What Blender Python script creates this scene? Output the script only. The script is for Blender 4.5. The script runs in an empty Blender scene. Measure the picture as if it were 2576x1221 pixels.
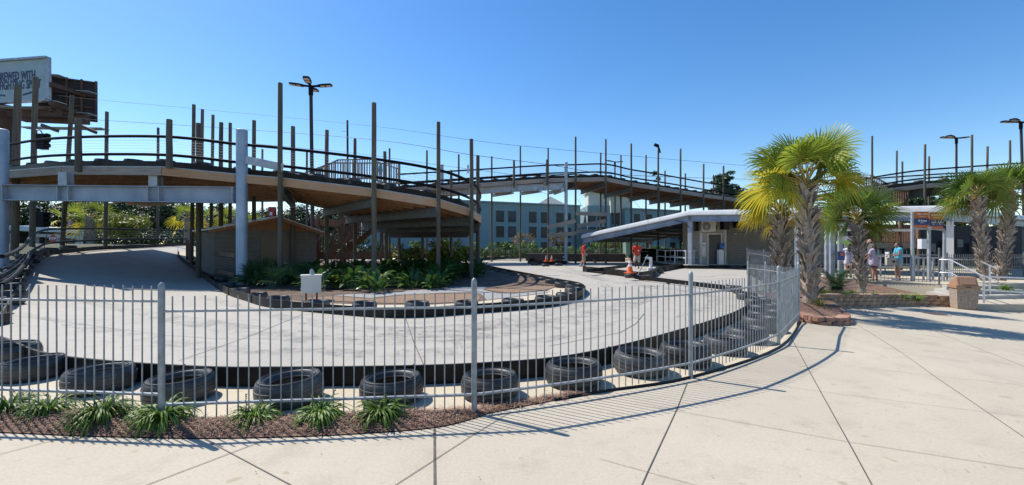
import bpy, bmesh, math, random
from mathutils import Vector, Matrix, noise
from mathutils.geometry import tessellate_polygon
random.seed(11)
R = math.radians
sc = bpy.context.scene
COL = sc.collection
# ------------------------------------------------------------------ camera
cd = bpy.data.cameras.new("camera"); cam = bpy.data.objects.new("camera", cd); COL.objects.link(cam)
cam.location = (0, 0, 1.5); cam.rotation_euler = (R(90), 0, 0)
cd.sensor_width = 36; cd.lens = 1100 / 2576 * 36; cd.shift_y = 10.2 / 2576
cd.clip_start = 0.05; cd.clip_end = 3000
sc.camera = cam
# ------------------------------------------------------------------ light
SUN = Vector((-0.86 * math.cos(R(53)), 0.51 * math.cos(R(53)), math.sin(R(53)))).normalized()
w = bpy.data.worlds.new("World"); sc.world = w; w.use_nodes = True
nt = w.node_tree; bg = nt.nodes["Background"]
sky = nt.nodes.new("ShaderNodeTexSky"); sky.sky_type = 'NISHITA'; sky.sun_disc = False
sky.sun_elevation = R(53); sky.sun_rotation = math.atan2(SUN.x, SUN.y)
sky.air_density = 1.0; sky.dust_density = 0.3; sky.ozone_density = 2.0; sky.altitude = 0
hs = nt.nodes.new('ShaderNodeHueSaturation'); hs.inputs['Saturation'].default_value = 1.32; hs.inputs['Hue'].default_value = .503
nt.links.new(sky.outputs[0], hs.inputs['Color']); nt.links.new(hs.outputs[0], bg.inputs[0]); bg.inputs[1].default_value = 0.145
sl = bpy.data.lights.new("sun", 'SUN'); sl.energy = 5.0; sl.angle = R(0.5); sl.color = (1, 0.95, 0.865)
so = bpy.data.objects.new("sun", sl); COL.objects.link(so); so.rotation_euler = SUN.to_track_quat('Z', 'Y').to_euler()
so.location = (-30, 20, 60)
sc.view_settings.view_transform = 'Standard'; sc.view_settings.look = 'None'
sc.view_settings.exposure = 0.32; sc.view_settings.gamma = 1.0

# ------------------------------------------------------------------ layout helpers (pixels of a 2576-wide view of the place)
def P(dx, dy, Y): return Vector(((dx - 1288) / 1100 * Y, Y, 1.5 - (dy - 620.7) / 1100 * Y))
def sst(a, b, v):
    t = min(1, max(0, (v - a) / (b - a))); return t * t * (3 - 2 * t)
def T(x, y):
    return 1.72 * sst(12, 31, -x) - 0.06 * min(11, max(0, x - 5.5)) * (1 - sst(16, 22, y)) * sst(-1, 5, y)
def G(dx, dy, h=0.0):
    k = (dy - 620.7) / 1100; lo, hi = 0.5, 400.0
    f = lambda Y: 1.5 - k * Y - T((dx - 1288) / 1100 * Y, Y) - h
    Y = lo; st = 0.25
    while Y < hi and f(Y) > 0: Y += st
    a, b = Y - st, Y
    for _ in range(30):
        m = (a + b) / 2
        if f(m) > 0: a = m
        else: b = m
    x = (dx - 1288) / 1100 * a
    return Vector((x, a, T(x, a) + h))
def smooth(pts, n=6, closed=False):
    pts = [Vector(p) for p in pts]; out = []; N = len(pts)
    for i in range(N if closed else N - 1):
        g = lambda k: pts[k % N] if closed else pts[min(N - 1, max(0, k))]
        p0, p1, p2, p3 = g(i - 1), g(i), g(i + 1), g(i + 2)
        for j in range(n):
            t = j / n
            out.append(0.5 * ((2 * p1) + (p2 - p0) * t + (2 * p0 - 5 * p1 + 4 * p2 - p3) * t * t + (3 * p1 - p0 - 3 * p2 + p3) * t ** 3))
    if not closed: out.append(pts[-1])
    return out

# ------------------------------------------------------------------ mesh builder
WL = {}
class MB:
    def __init__(s): s.v = []; s.f = []; s.a = []
    def add(s, vs, fs, a=0.0):
        n = len(s.v); s.v += [Vector(v) for v in vs]; s.f += [tuple(i + n for i in f) for f in fs]; s.a += [a] * len(vs); return s
    def box(s, c, size, rz=0, M=None):
        x, y, z = [d / 2 for d in size]; c = Vector(c)
        vs = [Vector((a * x, b * y, d * z)) for a in (-1, 1) for b in (-1, 1) for d in (-1, 1)]
        m = M if M is not None else Matrix.Rotation(rz, 3, 'Z')
        return s.add([c + m @ v for v in vs], [(0, 1, 3, 2), (4, 6, 7, 5), (0, 4, 5, 1), (2, 3, 7, 6), (0, 2, 6, 4), (1, 5, 7, 3)])
    def beam(s, p, q, wd, h, up=(0, 0, 1), off=(0, 0)):
        p, q = Vector(p), Vector(q); d = (q - p).normalized(); u = Vector(up)
        sd = d.cross(u)
        if sd.length < 1e-4: sd = d.cross(Vector((0, 1, 0)))
        sd.normalize(); u = sd.cross(d).normalized()
        vs = []
        for e in (p, q):
            for a, b in ((-1, -1), (1, -1), (1, 1), (-1, 1)): vs.append(e + sd * (a * wd / 2 + off[0]) + u * (b * h / 2 + off[1]))
        return s.add(vs, [(3, 2, 1, 0), (4, 5, 6, 7), (0, 1, 5, 4), (1, 2, 6, 5), (2, 3, 7, 6), (3, 0, 4, 7)])
    def ibeam(s, p, q, wd, h, t=0.03):
        s.beam(p, q, t, h - 2 * t); s.beam(p, q, wd, t, off=(0, h / 2 - t / 2)); return s.beam(p, q, wd, t, off=(0, -h / 2 + t / 2))
    def path(s, pts, r, n=8, cap=True, a=0.0):
        pts = [Vector(p) for p in pts]; N = len(pts); rr = r if isinstance(r, (list, tuple)) else [r] * N
        vs = []; up = None
        for i in range(N):
            d = (pts[min(N - 1, i + 1)] - pts[max(0, i - 1)]).normalized()
            if up is None: up = Vector((0, 0, 1)) if abs(d.z) < .9 else Vector((0, 1, 0))
            sd = d.cross(up).normalized(); up = sd.cross(d).normalized()
            for k in range(n):
                t = 2 * math.pi * k / n; vs.append(pts[i] + sd * (math.cos(t) * rr[i]) + up * (math.sin(t) * rr[i]))
        fs = [(i * n + k, i * n + (k + 1) % n, (i + 1) * n + (k + 1) % n, (i + 1) * n + k) for i in range(N - 1) for k in range(n)]
        if cap: fs += [tuple(range(n - 1, -1, -1)), tuple((N - 1) * n + k for k in range(n))]
        return s.add(vs, fs, a)
    def tube(s, p, q, r1, r2=None, n=12): return s.path([p, q], [r1, r1 if r2 is None else r2], n)
    def ball(s, c, r, n=10, m=7, M=None):
        c = Vector(c); r = Vector((r, r, r)) if not hasattr(r, '__len__') else Vector(r); vs = []; fs = []
        for i in range(m + 1):
            ph = math.pi * i / m
            for k in range(n):
                th = 2 * math.pi * k / n; v = Vector((r.x * math.sin(ph) * math.cos(th), r.y * math.sin(ph) * math.sin(th), r.z * math.cos(ph)))
                vs.append(c + (M @ v if M is not None else v))
        for i in range(m):
            for k in range(n): fs.append((i * n + k, (i + 1) * n + k, (i + 1) * n + (k + 1) % n, i * n + (k + 1) % n))
        return s.add(vs, fs)
    def lathe(s, c, prof, n=28, closed=True):
        c = Vector(c); N = len(prof)
        vs = [c + Vector((r * math.cos(2 * math.pi * k / n), r * math.sin(2 * math.pi * k / n), z)) for k in range(n) for r, z in prof]
        fs = []
        for k in range(n):
            for j in range(N if closed else N - 1):
                a, b = k * N + j, k * N + (j + 1) % N; c2, d = ((k + 1) % n) * N + (j + 1) % N, ((k + 1) % n) * N + j
                fs.append((a, d, c2, b))
        return s.add(vs, fs)
    def wall(s, pts, h, t):
        pts = [Vector(p) for p in pts]; N = len(pts); vs = []
        for i in range(N):
            d = (pts[min(N - 1, i + 1)] - pts[max(0, i - 1)]); d.z = 0; d.normalize(); sd = Vector((-d.y, d.x, 0)) * (t / 2)
            hh = h[i] if isinstance(h, list) else h
            vs += [pts[i] - sd, pts[i] + sd, pts[i] + sd + Vector((0, 0, hh)), pts[i] - sd + Vector((0, 0, hh))]
        fs = [(i * 4 + k, i * 4 + (k + 1) % 4, i * 4 + 4 + (k + 1) % 4, i * 4 + 4 + k) for i in range(N - 1) for k in range(4)]
        fs += [(3, 2, 1, 0), tuple((N - 1) * 4 + k for k in range(4))]
        return s.add(vs, fs)
    def prism(s, poly, z0, z1):
        n = len(poly); vs = [Vector((p[0], p[1], z0)) for p in poly] + [Vector((p[0], p[1], z1)) for p in poly]
        return s.add(vs, [tuple(range(n - 1, -1, -1)), tuple(range(n, 2 * n))] + [(i, (i + 1) % n, n + (i + 1) % n, n + i) for i in range(n)])
    def build(s, name, m, parent=None, loc=None, ang=40, recalc=True):
        o0 = WL[parent.name] if parent is not None else Vector(loc or (0, 0, 0))
        me = bpy.data.meshes.new(name); me.from_pydata([v - o0 for v in s.v], [], s.f)
        if any(s.a):
            at = me.attributes.new('age', 'FLOAT', 'POINT'); at.data.foreach_set('value', s.a)
        if recalc:
            bm = bmesh.new(); bm.from_mesh(me); bmesh.ops.recalc_face_normals(bm, faces=bm.faces); bm.to_mesh(me); bm.free()
        for p in me.polygons: p.use_smooth = True
        me.set_sharp_from_angle(angle=R(ang))
        if m: me.materials.append(m)
        o = bpy.data.objects.new(name, me); COL.objects.link(o)
        if parent is not None: o.parent = parent
        else: o.location = o0
        WL[o.name] = o0
        return o
def tag(o, label=None, cat=None, group=None, kind=None):
    if label: o['label'] = label
    if cat: o['category'] = cat
    if group: o['group'] = group
    if kind: o['kind'] = kind
    return o
def thing(name, label, cat, loc, group=None, rz=0):
    o = bpy.data.objects.new(name, None); COL.objects.link(o); o.location = loc; o.rotation_euler = (0, 0, rz); o.empty_display_size = .2
    WL[o.name] = Vector(loc); return tag(o, label, cat, group)
def kids(o): return [c for c in COL.objects if c.parent == o]
def dup(o, loc, rz=0, label=None, group=None, s=1.0, depth=0):
    c = o.copy(); COL.objects.link(c)
    if depth == 0:
        c.location = loc; c.rotation_euler = (0, 0, rz); c.scale = (s, s, s) if not hasattr(s, '__len__') else s
        WL[c.name] = Vector(loc)
        if label: c['label'] = label
        if group: c['group'] = group
    for ch in KID.get(o.name, None) or kids(o):
        d = dup(ch, None, depth=depth + 1); d.parent = c
    return c
KID = {}
def text(s, p, ux, size, m, name, parent, sx=1.0, align='CENTER', bold=0.0, ext=0.004):
    """letters built as real mesh on a plane: p = anchor, ux = reading direction, upright"""
    cu = bpy.data.curves.new(name, 'FONT'); cu.body = s; cu.size = size; cu.align_x = align; cu.offset = bold; cu.extrude = ext; cu.resolution_u = 2
    t = bpy.data.objects.new(name, cu); COL.objects.link(t); dg = bpy.context.evaluated_depsgraph_get(); dg.update()
    me = bpy.data.meshes.new_from_object(t.evaluated_get(dg)); bpy.data.objects.remove(t)
    ux = Vector(ux).normalized(); uz = Vector((0, 0, 1)); un = ux.cross(uz)
    M = Matrix(((ux.x * sx, uz.x, un.x, p[0]), (ux.y * sx, uz.y, un.y, p[1]), (ux.z * sx, uz.z, un.z, p[2]), (0, 0, 0, 1)))
    me.transform(Matrix.Translation(-WL[parent.name]) @ M); me.materials.clear(); me.materials.append(m)
    o = bpy.data.objects.new(name, me); COL.objects.link(o); o.parent = parent; WL[o.name] = WL[parent.name]; return o

# ------------------------------------------------------------------ materials
def nodes(name):
    m = bpy.data.materials.new(name); m.use_nodes = True; n = m.node_tree; return m, n, n.nodes["Principled BSDF"]
def new(n, t, **k):
    x = n.nodes.new(t)
    for a, b in k.items(): setattr(x, a, b)
    return x
def noisef(n, scale, detail=5, st=(1, 1, 1), rough=.55, dist=0, co='Object'):
    tc = new(n, 'ShaderNodeTexCoord'); mp = new(n, 'ShaderNodeMapping'); mp.inputs['Scale'].default_value = st
    nz = new(n, 'ShaderNodeTexNoise'); nz.inputs['Scale'].default_value = scale; nz.inputs['Detail'].default_value = detail
    nz.inputs['Roughness'].default_value = rough; nz.inputs['Distortion'].default_value = dist
    n.links.new(tc.outputs[co], mp.inputs[0]); n.links.new(mp.outputs[0], nz.inputs[0]); return nz.outputs['Fac']
def ramp(n, src, lo, hi):
    r = new(n, 'ShaderNodeMapRange'); r.inputs[1].default_value = lo; r.inputs[2].default_value = hi; n.links.new(src, r.inputs[0]); return r.outputs[0]
def mixc(n, f, a, b, mode='MIX'):
    x = new(n, 'ShaderNodeMix', data_type='RGBA', blend_type=mode)
    for sck, v in ((x.inputs[0], f), (x.inputs[6], a), (x.inputs[7], b)):
        if hasattr(v, 'default_value') and not isinstance(v, (tuple, list, float)): n.links.new(v, sck)
        else: sck.default_value = v if isinstance(v, (float, int)) else (*v, 1)
    return x.outputs[2]
def bumpn(n, pb, src, strength, dist=0.02):
    b = new(n, 'ShaderNodeBump'); b.inputs['Strength'].default_value = strength; b.inputs['Distance'].default_value = dist
    n.links.new(src, b.inputs['Height']); n.links.new(b.outputs[0], pb.inputs['Normal'])
def mat(name, c1, c2=None, rough=.7, metal=0, scale=4, st=(1, 1, 1), lo=.35, hi=.65, bump=0, bscale=None, rand=0, spec=.5, c3=None, s3=.6):
    m, n, pb = nodes(name)
    pb.inputs['Roughness'].default_value = rough; pb.inputs['Metallic'].default_value = metal; pb.inputs['Specular IOR Level'].default_value = spec
    if c2 is None: c2 = tuple(x * .8 for x in c1)
    f = ramp(n, noisef(n, scale, 7, st), lo, hi); c = mixc(n, f, c1, c2)
    if c3: c = mixc(n, ramp(n, noisef(n, s3, 4), .5, .72), c, c3)
    if rand:
        oi = new(n, 'ShaderNodeObjectInfo'); r = new(n, 'ShaderNodeMapRange'); r.inputs[3].default_value = 1 - rand; r.inputs[4].default_value = 1 + rand
        n.links.new(oi.outputs['Random'], r.inputs[0]); cc = new(n, 'ShaderNodeVectorMath', operation='SCALE')
        n.links.new(c, cc.inputs[0]); n.links.new(r.outputs[0], cc.inputs['Scale']); c = cc.outputs[0]
    n.links.new(c, pb.inputs['Base Color'])
    if bump: bumpn(n, pb, noisef(n, bscale or scale * 3, 8, st), bump)
    return m
def leafmat(name, cols, trans=.3, rough=.5, age=None):
    """colours spread leaf by leaf; 'age' yellows the older fronds"""
    m, n, pb = nodes(name); ge = new(n, 'ShaderNodeNewGeometry'); cr = new(n, 'ShaderNodeValToRGB')
    while len(cr.color_ramp.elements) < len(cols): cr.color_ramp.elements.new(.5)
    for i, c in enumerate(cols): cr.color_ramp.elements[i].position = i / (len(cols) - 1); cr.color_ramp.elements[i].color = (*c, 1)
    n.links.new(ge.outputs['Random Per Island'], cr.inputs[0]); c = cr.outputs[0]
    if age:
        at = new(n, 'ShaderNodeAttribute', attribute_name='age'); ad = new(n, 'ShaderNodeMath', operation='MULTIPLY_ADD')
        n.links.new(ge.outputs['Random Per Island'], ad.inputs[0]); ad.inputs[1].default_value = .5; n.links.new(at.outputs['Fac'], ad.inputs[2])
        c = mixc(n, ramp(n, ad.outputs[0], .5, 1.1), c, age)
    oi = new(n, 'ShaderNodeObjectInfo'); r = new(n, 'ShaderNodeMapRange'); r.inputs[3].default_value = .8; r.inputs[4].default_value = 1.2
    n.links.new(oi.outputs['Random'], r.inputs[0]); v = new(n, 'ShaderNodeVectorMath', operation='SCALE'); n.links.new(c, v.inputs[0]); n.links.new(r.outputs[0], v.inputs['Scale']); c = v.outputs[0]
    n.links.new(c, pb.inputs['Base Color']); pb.inputs['Roughness'].default_value = rough; pb.inputs['Specular IOR Level'].default_value = .35
    tr = new(n, 'ShaderNodeBsdfTranslucent'); n.links.new(c, tr.inputs[0]); mx = new(n, 'ShaderNodeMixShader'); mx.inputs[0].default_value = trans
    n.links.new(pb.outputs[0], mx.inputs[1]); n.links.new(tr.outputs[0], mx.inputs[2]); n.links.new(mx.outputs[0], n.nodes['Material Output'].inputs[0])
    return m
def concrete(name, c1, c2, c3, st=(1, 1, 1), spots=True, streak=None):
    m, n, pb = nodes(name); pb.inputs['Roughness'].default_value = .82; pb.inputs['Specular IOR Level'].default_value = .3
    c = mixc(n, ramp(n, noisef(n, .55, 6, st, .6, .6), .35, .68), c1, c2)
    c = mixc(n, ramp(n, noisef(n, 2.6, 8, st, .65), .52, .78), c, c3)
    fine = noisef(n, 45, 6); c = mixc(n, ramp(n, fine, .3, .75), c, mixc(n, 1.0, c, (.84, .83, .81), 'MULTIPLY'))
    if streak:
        s1 = noisef(n, 1.6, 6, streak, .7, 1.2); c = mixc(n, ramp(n, s1, .56, .74), c, mixc(n, 1.0, c, (.74, .74, .745), 'MULTIPLY'))
        s2 = noisef(n, 4.5, 6, (streak[1] * .8, streak[0] * .5, 1), .7, 1.5); c = mixc(n, ramp(n, s2, .62, .78), c, mixc(n, 1.0, c, (.72, .72, .73), 'MULTIPLY'))
    if spots:
        v = noisef(n, 7, 2, (1, 1, 1), .4); c = mixc(n, ramp(n, v, .69, .74), c, mixc(n, 1.0, c, (.84, .80, .73), 'MULTIPLY'))
    n.links.new(c, pb.inputs['Base Color']); bumpn(n, pb, fine, .25, .004)
    return m
M_ = {}
M_['pave'] = concrete('pavement concrete', (.50, .44, .345), (.445, .39, .303), (.38, .332, .258))
M_['track'] = concrete('track concrete', (.435, .405, .35), (.385, .36, .312), (.335, .313, .272), streak=(.35, 1.6, 1))
M_['strip'] = concrete('pale strip concrete', (.56, .485, .36), (.51, .445, .335), (.45, .39, .295))
M_['slab'] = concrete('slab concrete', (.48, .46, .42), (.40, .385, .35), (.36, .34, .31))
M_['joint'] = mat('joint filler', (.07, .06, .05), (.12, .105, .085), scale=14)
M_['soil'] = mat('grassy soil', (.055, .065, .028), (.085, .08, .04), scale=1.2, rough=.95)
M_['mulch'] = mat('pine straw mulch', (.225, .125, .085), (.10, .056, .04), scale=22, st=(1, 1, 1), rough=.95, bump=.9, bscale=60, c3=(.25, .15, .10), s3=5)
M_['straw'] = leafmat('pine needles', [(.36, .22, .15), (.24, .13, .085), (.46, .33, .24), (.16, .09, .065)], .1, .8)
M_['mulchsun'] = mat('sunlit wood mulch', (.30, .20, .13), (.19, .122, .078), scale=26, rough=.95, bump=.9, bscale=70)  # wood mulch made paler, the sunlight put into its colour
M_['gravel'] = mat('gravel', (.38, .375, .36), (.20, .195, .19), scale=30, rough=.9, bump=.9, bscale=50)
M_['pole'] = mat('weathered pole timber', (.132, .112, .084), (.074, .064, .050), rough=.88, scale=9, st=(1, 1, .09), bump=.35, bscale=22, rand=.22, c3=(.12, .12, .072), s3=1.1)
M_['polebrown'] = mat('old brown timber', (.20, .125, .075), (.12, .075, .047), rough=.85, scale=9, st=(1, 1, .09), bump=.3, rand=.15)
M_['fascia'] = mat('tan new timber', (.51, .30, .165), (.38, .215, .115), rough=.7, scale=3.2, st=(.5, .5, 9), lo=.3, hi=.7, bump=.12, rand=.16, c3=(.42, .30, .20), s3=.9)
M_['fasciaold'] = mat('weathered board timber', (.35, .30, .255), (.23, .19, .16), rough=.85, scale=3, st=(.5, .5, 9), bump=.2, rand=.15, c3=(.40, .30, .22), s3=.8)
M_['plank'] = mat('deck underside plank', (.42, .225, .115), (.28, .145, .075), rough=.75, scale=2.4, st=(3, 3, 3), bump=.1, c3=(.25, .13, .07), s3=1.3)
M_['plankold'] = mat('far deck plank', (.37, .22, .135), (.24, .14, .09), rough=.8, scale=2.4, st=(3, 3, 3), c3=(.19, .12, .08), s3=1.1)
M_['brownrail'] = mat('brown painted timber', (.20, .105, .065), (.145, .075, .048), rough=.75, scale=8, rand=.1)
M_['galv'] = mat('galvanised steel', (.40, .43, .465), (.30, .33, .365), rough=.52, metal=.35, scale=6, bump=.05, rand=.06, c3=(.50, .53, .55), s3=3)
M_['galvpost'] = mat('galvanised fence steel', (.30, .32, .335), (.21, .23, .24), rough=.5, metal=.35, scale=14, c3=(.38, .40, .41), s3=6)
M_['colblue'] = mat('blue grey pipe steel', (.31, .40, .51), (.24, .315, .42), rough=.5, metal=.25, scale=1.6, bump=.04, c3=(.38, .46, .55), s3=1.2)
M_['girder'] = mat('grey girder steel', (.30, .345, .42), (.215, .25, .315), rough=.5, metal=.3, scale=1.3, st=(1, 1, .5), c3=(.38, .42, .48), s3=.8)
M_['darksteel'] = mat('dull dark steel', (.17, .18, .185), (.115, .12, .125), rough=.6, metal=.3, scale=5)
M_['black'] = mat('black plastic board', (.009, .0085, .0085), (.016, .0145, .0135), rough=.5, scale=3, c3=(.032, .027, .023), s3=1.6, spec=.22)
M_['blackrail'] = mat('black rail pipe', (.005, .006, .009), (.008, .009, .013), rough=.55, scale=3, spec=.12)
M_['rubber'] = mat('black rubber', (.032, .032, .033), (.052, .051, .05), rough=.48, scale=7, rand=.35, c3=(.095, .088, .08), s3=4, bump=.15, bscale=30, spec=.45)
M_['cable'] = mat('bright wire', (.17, .17, .18), rough=.5, metal=.3)
M_['wire'] = mat('dark wire', (.03, .035, .045), rough=.6)
M_['white'] = mat('white painted metal', (.70, .70, .695), (.64, .64, .635), rough=.4, scale=2)
M_['roofedge'] = mat('pale grey roof edge metal', (.56, .57, .575), (.50, .51, .515), rough=.45, scale=2)
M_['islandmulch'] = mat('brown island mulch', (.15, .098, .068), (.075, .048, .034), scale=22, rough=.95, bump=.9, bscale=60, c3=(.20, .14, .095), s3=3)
M_['whitebox'] = mat('pale box enamel', (.63, .62, .59), (.58, .57, .545), rough=.45, scale=2)
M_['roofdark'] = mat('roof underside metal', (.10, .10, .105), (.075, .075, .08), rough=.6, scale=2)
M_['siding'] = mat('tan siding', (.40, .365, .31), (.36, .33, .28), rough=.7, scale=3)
M_['sidingshade'] = mat('shaded tan siding', (.31, .285, .245), (.27, .248, .212), rough=.75, scale=3)  # same siding made darker, the roof's shade put into its colour
M_['trim'] = mat('pale trim', (.62, .60, .56), rough=.6)
M_['door'] = mat('dark brown door', (.075, .066, .062), (.065, .058, .055), rough=.45)
M_['stucco'] = mat('blue green stucco', (.235, .325, .345), (.212, .298, .318), rough=.9, scale=2, c3=(.205, .33, .355), s3=.2)
M_['stuccotrim'] = mat('pale stucco trim', (.26, .39, .415), rough=.85)
M_['cream'] = mat('cream stucco', (.58, .57, .48), (.52, .51, .43), rough=.85, scale=1)
M_['greyroof'] = mat('grey metal roof', (.24, .255, .26), (.20, .215, .22), rough=.5, scale=2)
M_['glass'] = mat('dark window glass', (.018, .024, .03), (.05, .06, .07), rough=.08, scale=.4, spec=.7)
M_['frame'] = mat('black window frame', (.03, .032, .036), rough=.5)
M_['curtain'] = mat('curtain behind glass', (.04, .046, .053), (.012, .015, .018), rand=.6, rough=.25, scale=3, st=(6, 6, .3), spec=.3)
M_['block'] = mat('split retaining block', (.42, .26, .165), (.30, .185, .12), rough=.92, scale=3, bump=.8, bscale=22, c3=(.46, .31, .205), s3=2.2)
M_['paver'] = mat('red brown paver', (.36, .19, .125), (.26, .14, .095), rough=.9, scale=4, bump=.6, bscale=25, c3=(.40, .25, .17), s3=2)
M_['sandstone'] = mat('pale paver fill', (.42, .27, .20), (.32, .21, .155), rough=.9, scale=6, bump=.4)
M_['shedwall'] = mat('shed block wall', (.20, .175, .155), (.165, .145, .128), rough=.9, scale=3)
M_['sheddoor'] = mat('brown shed door', (.22, .165, .115), (.2, .15, .105), rough=.7, scale=2)
M_['gablewood'] = mat('orange gable ply', (.38, .17, .075), (.26, .115, .05), rough=.75, scale=3, st=(2, 2, .3))
M_['orange'] = mat('cone orange', (.80, .125, .015), (.72, .10, .012), rough=.5)
M_['reflect'] = mat('cone white band', (.78, .78, .76), rough=.35)
M_['red'] = mat('red polo cotton', (.52, .012, .025), (.42, .010, .02), rough=.9, scale=8)
M_['redorange'] = mat('red orange polo cotton', (.62, .045, .018), (.52, .035, .015), rough=.9, scale=8)
M_['khaki'] = mat('khaki cotton', (.36, .255, .18), (.31, .22, .155), rough=.9, scale=8)
M_['palekhaki'] = mat('pale khaki cotton', (.50, .40, .32), rough=.9)
M_['skin'] = mat('fair skin', (.50, .275, .19), (.46, .25, .17), rough=.55)
M_['skintan'] = mat('tanned skin', (.36, .18, .115), (.33, .165, .105), rough=.55)
M_['skindark'] = mat('dark skin', (.055, .028, .018), (.05, .025, .016), rough=.5)
M_['hair'] = mat('dark brown hair', (.035, .02, .014), (.06, .035, .022), rough=.6, scale=20, st=(1, 1, .2))
M_['hairblack'] = mat('black hair', (.012, .011, .011), rough=.6)
M_['shoe'] = mat('brown shoe', (.12, .07, .05), rough=.7)
M_['shoeblack'] = mat('black shoe', (.02, .02, .022), rough=.7)
M_['shoeblue'] = mat('blue grey shoe', (.12, .17, .28), rough=.7)
M_['sock'] = mat('white sock', (.7, .7, .7), rough=.9)
M_['greytee'] = mat('grey cotton', (.095, .10, .11), (.08, .085, .095), rough=.9)
M_['lavender'] = mat('lavender cotton', (.45, .37, .44), (.40, .325, .39), rough=.9)
M_['teal'] = mat('teal print', (.03, .42, .27), rough=.8)
M_['blacktee'] = mat('black cloth', (.014, .014, .017), rough=.9)
M_['turq'] = mat('turquoise cotton', (.065, .37, .52), (.055, .31, .45), rough=.85)
M_['denim'] = mat('pale denim', (.30, .36, .36), (.25, .30, .31), rough=.9)
M_['plaid'] = mat('grey plaid cotton', (.36, .37, .42), (.10, .11, .15), rough=.9, scale=30, lo=.45, hi=.55)
M_['floral'] = mat('pale floral cotton', (.66, .62, .66), (.40, .32, .40), rough=.9, scale=22, lo=.5, hi=.6)
M_['canvas'] = mat('canvas tote', (.48, .44, .36), rough=.9)
M_['signorange'] = mat('sign orange', (.60, .16, .035), (.55, .14, .03), rough=.45)
M_['signblue'] = mat('sign blue', (.018, .055, .20), (.02, .065, .23), rough=.45)
M_['letters'] = mat('white lettering', (.82, .82, .82), rough=.5)
M_['letterdim'] = mat('pale blue lettering', (.35, .48, .68), rough=.5)
M_['yellow'] = mat('sign yellow', (.72, .45, .03), rough=.5)
M_['navy'] = mat('navy lettering', (.045, .065, .14), rough=.6)
M_['boardface'] = mat('pale billboard slats', (.44, .53, .57), (.40, .485, .52), rough=.6, scale=1)
M_['rust'] = mat('rusty brown steel', (.115, .06, .045), (.07, .04, .032), rough=.75, metal=.2, scale=2, c3=(.16, .08, .055), s3=.8)
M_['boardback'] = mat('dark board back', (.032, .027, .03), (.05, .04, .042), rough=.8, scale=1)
M_['stop'] = mat('stop sign red', (.45, .015, .02), rough=.45)
M_['bintan'] = mat('tan bin plastic', (.36, .205, .12), (.32, .185, .108), rough=.5, scale=3)
M_['aggregate'] = mat('pebble aggregate', (.42, .33, .25), (.20, .145, .105), rough=.85, scale=55, bump=.9, bscale=70, lo=.4, hi=.6, c3=(.52, .45, .38), s3=26)
M_['steelrail'] = mat('bright handrail', (.62, .63, .64), (.54, .55, .56), rough=.3, metal=.6, scale=5)
M_['blueplastic'] = mat('blue water bottle', (.05, .12, .36), rough=.15)
M_['acunit'] = mat('cream unit casing', (.62, .57, .46), rough=.5)
M_['boot'] = mat('palm boot fibre', (.37, .30, .24), (.19, .145, .11), rough=.9, scale=7, st=(1, 1, .4), bump=.5, bscale=25, rand=.1, c3=(.36, .31, .265), s3=3)
M_['bark'] = mat('tree bark', (.12, .09, .065), (.07, .055, .04), rough=.95, scale=8, st=(1, 1, .2), bump=.4)
M_['yellowpaint'] = mat('worn yellow paint', (.58, .36, .05), (.5, .42, .28), rough=.7, scale=4)
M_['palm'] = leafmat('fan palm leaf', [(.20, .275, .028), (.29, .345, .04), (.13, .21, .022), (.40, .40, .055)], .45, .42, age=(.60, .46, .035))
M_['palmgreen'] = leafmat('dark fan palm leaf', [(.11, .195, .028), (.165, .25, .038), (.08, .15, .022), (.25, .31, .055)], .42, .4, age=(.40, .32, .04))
M_['petiole'] = mat('palm petiole', (.24, .22, .05), (.30, .20, .05), rough=.5)
M_['lily'] = leafmat('strap leaf', [(.12, .22, .028), (.18, .29, .04), (.085, .165, .024), (.29, .37, .08)], .38, .5)
M_['broad'] = leafmat('broad glossy leaf', [(.045, .105, .025), (.07, .145, .034), (.035, .08, .02), (.11, .19, .04)], .3, .33)
M_['broadyellow'] = leafmat('lime striped leaf', [(.20, .29, .04), (.36, .40, .07), (.11, .20, .03), (.45, .45, .10)], .35, .35)  # striped leaf, brightened so its colour also carries the sunlight
M_['shrub'] = leafmat('shrub leaf', [(.075, .155, .024), (.12, .22, .036), (.05, .105, .018), (.19, .27, .05)], .3, .45)
M_['limeshrub'] = leafmat('lime shrub leaf', [(.17, .21, .03), (.26, .28, .04), (.10, .15, .022), (.33, .31, .05)], .35, .45)
M_['oak'] = leafmat('dark oak leaf', [(.030, .058, .018), (.045, .08, .024), (.018, .036, .012), (.075, .11, .04)], .15, .5)
M_['pine'] = leafmat('pine needle tuft', [(.03, .062, .022), (.045, .085, .028), (.022, .046, .016)], .15, .55)
M_['autumn'] = leafmat('autumn crape leaf', [(.25, .14, .045), (.30, .20, .06), (.14, .12, .035), (.34, .16, .07)], .3, .5)
M_['dry'] = leafmat('dry grass', [(.30, .24, .09), (.22, .24, .06), (.14, .17, .04), (.36, .25, .12)], .3, .6)
M_['sago'] = leafmat('sago frond', [(.02, .055, .018), (.03, .075, .024), (.05, .10, .035)], .15, .3)

def skidmat():
    m, n, pb = nodes('rubber mark'); pb.inputs['Base Color'].default_value = (.17, .17, .175, 1); pb.inputs['Roughness'].default_value = .8
    a = ramp(n, noisef(n, 1.7, 8, (1, 1, 1), .72, 1.5), .46, .70); b = ramp(n, noisef(n, 14, 6), .3, .7); mu = new(n, 'ShaderNodeMath', operation='MULTIPLY'); n.links.new(a, mu.inputs[0]); n.links.new(b, mu.inputs[1])
    m2 = new(n, 'ShaderNodeMath', operation='MULTIPLY'); n.links.new(mu.outputs[0], m2.inputs[0]); m2.inputs[1].default_value = .85; n.links.new(m2.outputs[0], pb.inputs['Alpha']); return m
M_['skid'] = skidmat()
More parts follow.
